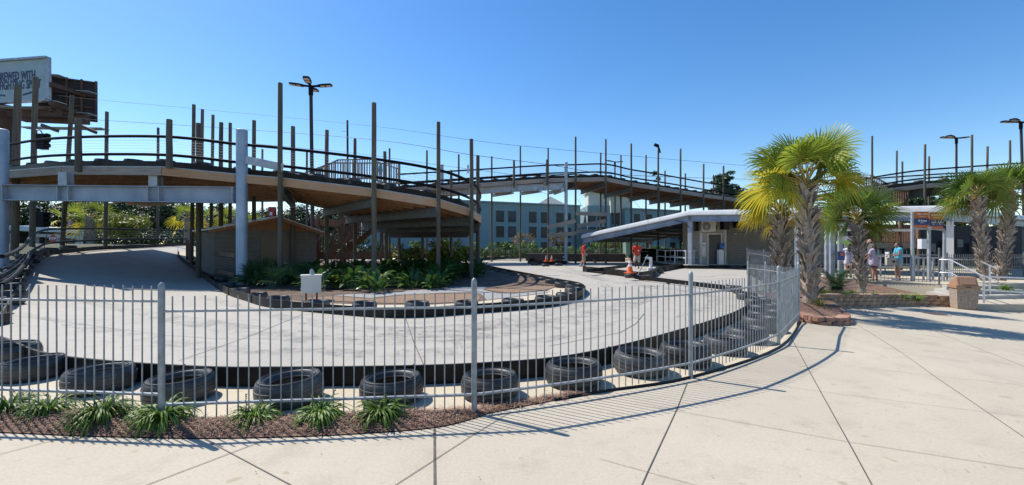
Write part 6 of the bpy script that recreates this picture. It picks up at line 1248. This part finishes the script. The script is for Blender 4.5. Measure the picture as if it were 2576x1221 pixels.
# farthest woods as one mass
m = MB(); random.seed(2)
for k in range(30): x = -190 + k * 6.5; crown(m, (x, 118 + random.uniform(-6, 6) - .0 * x, 3.4), 5.5, 4, 4.2, 420, .75, 12, 900 + k)
for k in range(26): x = 40 + k * 6.5; crown(m, (x, 120 + random.uniform(-6, 6), 3.2), 5.5, 4, 4.0, 420, .75, 12, 960 + k)
tag(m.build('distant_woods', M_['oak'], None, (0, 118, 0), recalc=False), kind='stuff')
# ------------------------------------------------------------------ people
def skinmesh(m, vox):
    """one continuous surface from overlapping tapered limbs"""
    me = bpy.data.meshes.new('tmp'); me.from_pydata([v for v in m.v], [], m.f); o = bpy.data.objects.new('tmp', me); COL.objects.link(o)
    md = o.modifiers.new('r', 'REMESH'); md.mode = 'VOXEL'; md.voxel_size = vox; md.use_smooth_shade = True
    sm = o.modifiers.new('s', 'SMOOTH'); sm.factor = .5; sm.iterations = 2
    dg = bpy.context.evaluated_depsgraph_get(); dg.update(); r = bpy.data.meshes.new_from_object(o.evaluated_get(dg)); bpy.data.objects.remove(o)
    b = MB(); b.v = [v.co.copy() for v in r.vertices]; b.f = [tuple(p.vertices) for p in r.polygons]; bpy.data.meshes.remove(r); return b
def limb(m, pts, rs, n=12):
    pts = [Vector(p) for p in pts]; m.path(pts, rs, n)
    for p, r in zip(pts, rs): m.ball(p, r * .995, n, 8)
def person(label, loc, H, face, skin, shirt, shorts, hair, pose, shoe='shoeblack', sleeve=.5, short_len=.9, sock=False, female=False, ponytail=False, bald=False, long_hair=False, shirt_low=.50, cap=False, sleeveless=False):
    p0 = Vector(loc); t = thing('person', label, 'person', p0, 'people at the track'); Mz = Matrix.Rotation(face, 3, 'Z')   # local +y = forward
    W = lambda v: p0 + Mz @ (Vector(v) * H)
    def put_(m, name, mt, vox=.011, raw=False):
        b = m if raw else skinmesh(m, vox * H / 1.75)
        b.v = [p0 + Mz @ (v) for v in b.v]; return b.build(name, M_[mt], t, ang=180)
    S = lambda v: Vector(v) * H
    lean = pose.get('lean', 0); sw = .112 if not female else .098; hw = .052
    hip = Vector((0, 0, .53)); ch = Vector((0, .30 * math.sin(lean), .53 + .29 * math.cos(lean))); nk = ch + Vector((0, .045 * math.sin(lean) + .006, .045)); hd = nk + Vector((0, .02 + .05 * math.sin(lean) + pose.get('headfwd', 0), .072 - .02 * math.sin(lean)))
    shl = {s: ch + Vector((s * sw, 0, .0)) for s in (-1, 1)}
    body = MB()
    R_ = lambda r: r * H
    def tor(m, k, z0=0.0, extra=0):
        for s in (-1, 1):
            pts = [hip + Vector((s * .040, 0, z0)), hip.lerp(ch, .42) + Vector((s * .036, .0, 0)), hip.lerp(ch, .78) + Vector((s * .048, .004, 0)), ch + Vector((s * .055, -.002, 0))]
            limb(m, [S(p) for p in pts], [R_(.066 * k * (1.12 if z0 < -.05 else 1)), R_((.056 if female else .062) * k * (1.06 if z0 < -.05 else 1)), R_(.064 * k), R_(.052 * k)])
        for s in (-1, 1): limb(m, [S(ch + Vector((s * .03, 0, .02))), S(shl[s])], [R_(.044 * k), R_(.040 * k)])
    tor(body, 1.0)
    limb(body, [S(ch + Vector((0, 0, .01))), S(nk), S(hd - Vector((0, 0, .03)))], [R_(.040), R_(.032), R_(.033)])
    body.ball(S(hd + Vector((0, 0, .004))), (R_(.044), R_(.054), R_(.064)), 14, 10); body.ball(S(hd + Vector((0, .026, -.034))), (R_(.030), R_(.028), R_(.026)), 10, 8)
    limb(body, [S(hd + Vector((0, .05, .002))), S(hd + Vector((0, .064, -.014)))], [R_(.006), R_(.010)], 8)
    for s in (-1, 1): body.ball(S(hd + Vector((s * .045, -.004, -.004))), (R_(.007), R_(.012), R_(.017)), 8, 6)
    arms = {}; legs = {}
    for s, kA, kL in ((-1, 'L', 'l'), (1, 'R', 'r')):
        el, wr = [Vector(v) for v in pose[kA]]; a = shl[s]; arms[s] = (a, el, wr)
        limb(body, [S(a), S(a.lerp(el, .4)), S(el), S(el.lerp(wr, .35)), S(wr)], [R_(.031), R_(.029), R_(.022), R_(.023), R_(.015)])
        d = (wr - el).normalized(); sd = d.cross(Vector((0, 0, 1)) if abs(d.z) < .9 else Vector((0, 1, 0))).normalized(); up = sd.cross(d).normalized(); palm = wr + d * .03
        limb(body, [S(wr), S(palm), S(wr + d * .048)], [R_(.015), R_(.020), R_(.017)])
        for f in range(4):
            o_ = up * ((f - 1.5) * .0105); L = (.036, .043, .040, .031)[f]; b_ = wr + d * .05 + o_; limb(body, [S(b_), S(b_ + d * L * .55 + sd * .004), S(b_ + d * L * .85 + sd * .018 * (1 if s > 0 else -1))], [R_(.0068), R_(.0064), R_(.0055)], 8)
        b_ = wr + d * .022 + up * .018; limb(body, [S(b_), S(b_ + d * .022 + up * .013), S(b_ + d * .042 + up * .012)], [R_(.008), R_(.007), R_(.006)], 8)
        kn, an = [Vector(v) for v in pose[kL]]; h_ = hip + Vector((s * hw, 0, -.02)); legs[s] = (h_, kn, an); toe = Vector(pose.get('toe' + kL, (0, 1, 0)))
        limb(body, [S(h_), S(h_.lerp(kn, .45)), S(kn), S(kn.lerp(an, .32) + Vector((0, -.012, 0))), S(an)], [R_(.058), R_(.048), R_(.032), R_(.034), R_(.020)])
        limb(body, [S(an), S(an + Vector((0, 0, -.018)) + toe * .03)], [R_(.02), R_(.02)])
    put_(body, 'body', skin)
    m = MB(); tor(m, 1.17, shirt_low - .53)
    if not sleeveless:
        for s in (-1, 1): a, el, wr = arms[s]; limb(m, [S(a), S(a.lerp(el, sleeve * .6)), S(a.lerp(el, sleeve))], [R_(.043), R_(.041), R_(.042)])
    limb(m, [S(ch), S(ch.lerp(nk, .75))], [R_(.05), R_(.038)]); b = skinmesh(m, .011 * H / 1.75); b.v = [p0 + Mz @ v for v in b.v]; so_ = b.build('shirt', M_[shirt], t, ang=180)
    m = MB()
    hr = .066 if shirt_low < .49 else .071; limb(m, [S(hip + Vector((-.032, 0, .01))), S(hip + Vector((.032, 0, .01)))], [R_(hr), R_(hr)])
    for s in (-1, 1): h_, kn, an = legs[s]; limb(m, [S(h_ + Vector((0, 0, .02))), S(h_.lerp(kn, .45)), S(h_.lerp(kn, short_len))], [R_(hr - .001), R_(.062), R_(.056)])
    put_(m, 'shorts', shorts)
    for s, kL in ((-1, 'l'), (1, 'r')):
        an = legs[s][2]; toe = Vector(pose.get('toe' + kL, (0, 1, 0))); m = MB(); f0 = an + Vector((0, 0, -.020)) - toe * .018; limb(m, [S(f0), S(f0 + toe * .055 + Vector((0, 0, -.004))), S(f0 + toe * .105 + Vector((0, 0, -.008)))], [R_(.024), R_(.023), R_(.017)]); put_(m, 'shoe', shoe)
        if sock: m = MB(); limb(m, [S(an + Vector((0, 0, .0))), S(an.lerp(legs[s][1], .22))], [R_(.024), R_(.026)]); put_(m, 'sock', 'sock')
    m = MB()
    if bald: m.ball(S(hd + Vector((0, -.012, -.012))), (R_(.0475), R_(.050), R_(.034)), 12, 8); m.ball(S(hd + Vector((0, .034, -.048))), (R_(.03), R_(.026), R_(.026)), 10, 8)
    else:
        m.ball(S(hd + Vector((0, -.012, .016))), (R_(.0505), R_(.056), R_(.060)), 14, 10)
        if long_hair: limb(m, [S(hd + Vector((0, -.028, .01))), S(hd + Vector((0, -.048, -.07))), S(hd + Vector((0, -.052, -.16))), S(hd + Vector((0, -.05, -.21)))], [R_(.048), R_(.048), R_(.042), R_(.025)])
        if ponytail: limb(m, [S(hd + Vector((0, -.05, .0))), S(hd + Vector((0, -.095, -.03))), S(hd + Vector((0, -.11, -.09)))], [R_(.03), R_(.034), R_(.018)])
    put_(m, 'hair', hair)
    if cap: m = MB(); m.ball(S(hd + Vector((0, -.002, .03))), (R_(.052), R_(.058), R_(.045)), 14, 8); m.box(S(hd + Vector((0, .065, .026))), (.075 * H, .07 * H, .012 * H)); put_(m, 'cap', 'hairblack')
    m = MB()
    for s in (-1, 1): m.ball(S(hd + Vector((s * .017, .0505, .008))), R_(.0052), 8, 6)
    put_(m, 'eyes', 'hairblack', raw=True); return t, W
def zg(v): v.z = T(v.x, v.y) + .004; return v
ARM = lambda s, f=0, o=.03: ((s * (.125 + o * .3), f * .02 - .01, .655), (s * (.13 + o * .2), f * .07 + .03, .515))
# worker walking, far left of the pavilion (side on, facing right)
p = zg(P(1468, 667, 32.6)); person('person in a red polo, khaki shorts and white socks at the pavilion edge', p, 1.78, R(-90), 'skin', 'red', 'khaki', 'hairblack', dict(L=((-.13, -.02, .66), (-.13, .06, .53)), R=((.14, .0, .65), (.14, .075, .53)), l=((-.05, .05, .285), (-.05, .0, .045)), r=((.05, -.015, .29), (.05, -.16, .05)), toel=(.1, 1, 0), toer=(-.1, 1, 0)), shoe='shoe', sock=True, short_len=.98)
p = zg(P(1603, 669, 29.5)); p.z = .0; person('person in a red orange polo bending over the gate post and holding a lever', p, 1.80, R(158), 'skindark', 'redorange', 'palekhaki', 'hairblack', dict(lean=.35, L=((-.14, .13, .63), (-.06, .2, .54)), R=((.16, .1, .63), (.08, .22, .53)), l=((-.06, .05, .29), (-.05, .0, .05)), r=((.08, .09, .31), (.07, -.06, .10)), headfwd=.03), cap=True, short_len=.98)
cd_ = thing('name_tag', 'small white name tag on the red orange polo', 'tag', p); MB().box(p + Vector((.0, -.30, 1.22)), (.10, .012, .07)).build('card', M_['letters'], cd_)
# visitors on the slab
Yq = 19.6; p = P(2192, 700, Yq + 1.2); p.z = .003; person('bald bearded person in a dark grey tee and plaid shorts behind the small palm', p, 1.84, R(60), 'skin', 'greytee', 'plaid', 'hair', dict(L=((-.15, .0, .66), (-.12, .12, .60)), R=((.15, .02, .66), (.12, .14, .58)), l=((-.05, .03, .285), (-.05, 0, .045)), r=((.055, .01, .285), (.06, -.01, .045)), headfwd=.01), bald=True, short_len=.95)
p = P(2199, 707, Yq - .35); p.z = .003; t, W = person('person with long brown hair in a lavender tee with a teal back panel', p, 1.60, R(10), 'skintan', 'lavender', 'blacktee', 'hair', dict(L=((-.14, .03, .66), (-.10, .12, .62)), R=((.13, .0, .65), (.11, .06, .55)), l=((-.035, .0, .285), (-.055, -.02, .045)), r=((.05, .01, .285), (.09, .0, .045)), toer=(.5, .86, 0)), female=True, long_hair=True, shirt_low=.46, short_len=.42)
m = MB(); q = [(-.05, .775), (.05, .775), (.042, .72), (0, .70), (-.042, .72)]; vs = [W((x, -.079, z)) for x, z in q]; dd = W((0, -.084, 0)) - W((0, -.079, 0)); o = m.add(vs + [v + dd for v in vs], [(0, 1, 2, 3, 4), (9, 8, 7, 6, 5)] + [(i, (i + 1) % 5, 5 + (i + 1) % 5, 5 + i) for i in range(5)]).build('back_print', M_['teal'], t)
p = P(2260, 705, Yq - .4); p.z = .003; t, W = person('person with a ponytail in a turquoise tank top holding a paper and tote bag', p, 1.66, R(75), 'skintan', 'turq', 'denim', 'hair', dict(L=((-.12, .06, .67), (-.04, .19, .66)), R=((.12, .06, .67), (.05, .19, .65)), l=((-.04, .02, .285), (-.045, .0, .045)), r=((.045, .03, .285), (.05, .02, .045))), female=True, ponytail=True, shirt_low=.50, short_len=.45, shoe='shoeblue', sleeveless=True)
bg_ = thing('tote_bag', 'pale canvas tote bag with a dark mark, held by the person in turquoise', 'bag', W((0, .12, .45))); m = MB(); c = W((-.02, .16, .51)); m.box(c, (.42, .16, .33), R(75) + R(90)); m.build('bag', M_['canvas'], bg_); MB().path([c + Vector((-.1, 0, .16)), c + Vector((0, 0, .34)), c + Vector((.1, 0, .16))], .012, 6).build('strap', M_['blacktee'], bg_); MB().ball(c + Vector((-.02, -.14, 0)), (.05, .03, .06)).build('mark', M_['blacktee'], bg_)
pp = thing('paper', 'white paper held by the person in turquoise', 'paper', W((0, .24, .67))); c = W((0, .25, .68)); MB().box(c, (.004, .2, .26), R(75) + R(90) + .3).build('sheet', M_['letters'], pp)
p = P(2135, 700, Yq + 1.5); p.z = .003; person('person in a pale floral top and dark shorts half hidden by the small palm trunk', p, 1.62, R(-20), 'skin', 'floral', 'blacktee', 'hair', dict(L=ARM(-1), R=ARM(1), l=((-.05, .02, .285), (-.05, 0, .045)), r=((.05, .01, .285), (.055, 0, .045))), female=True, long_hair=True, shirt_low=.44, short_len=.35, sleeveless=True)
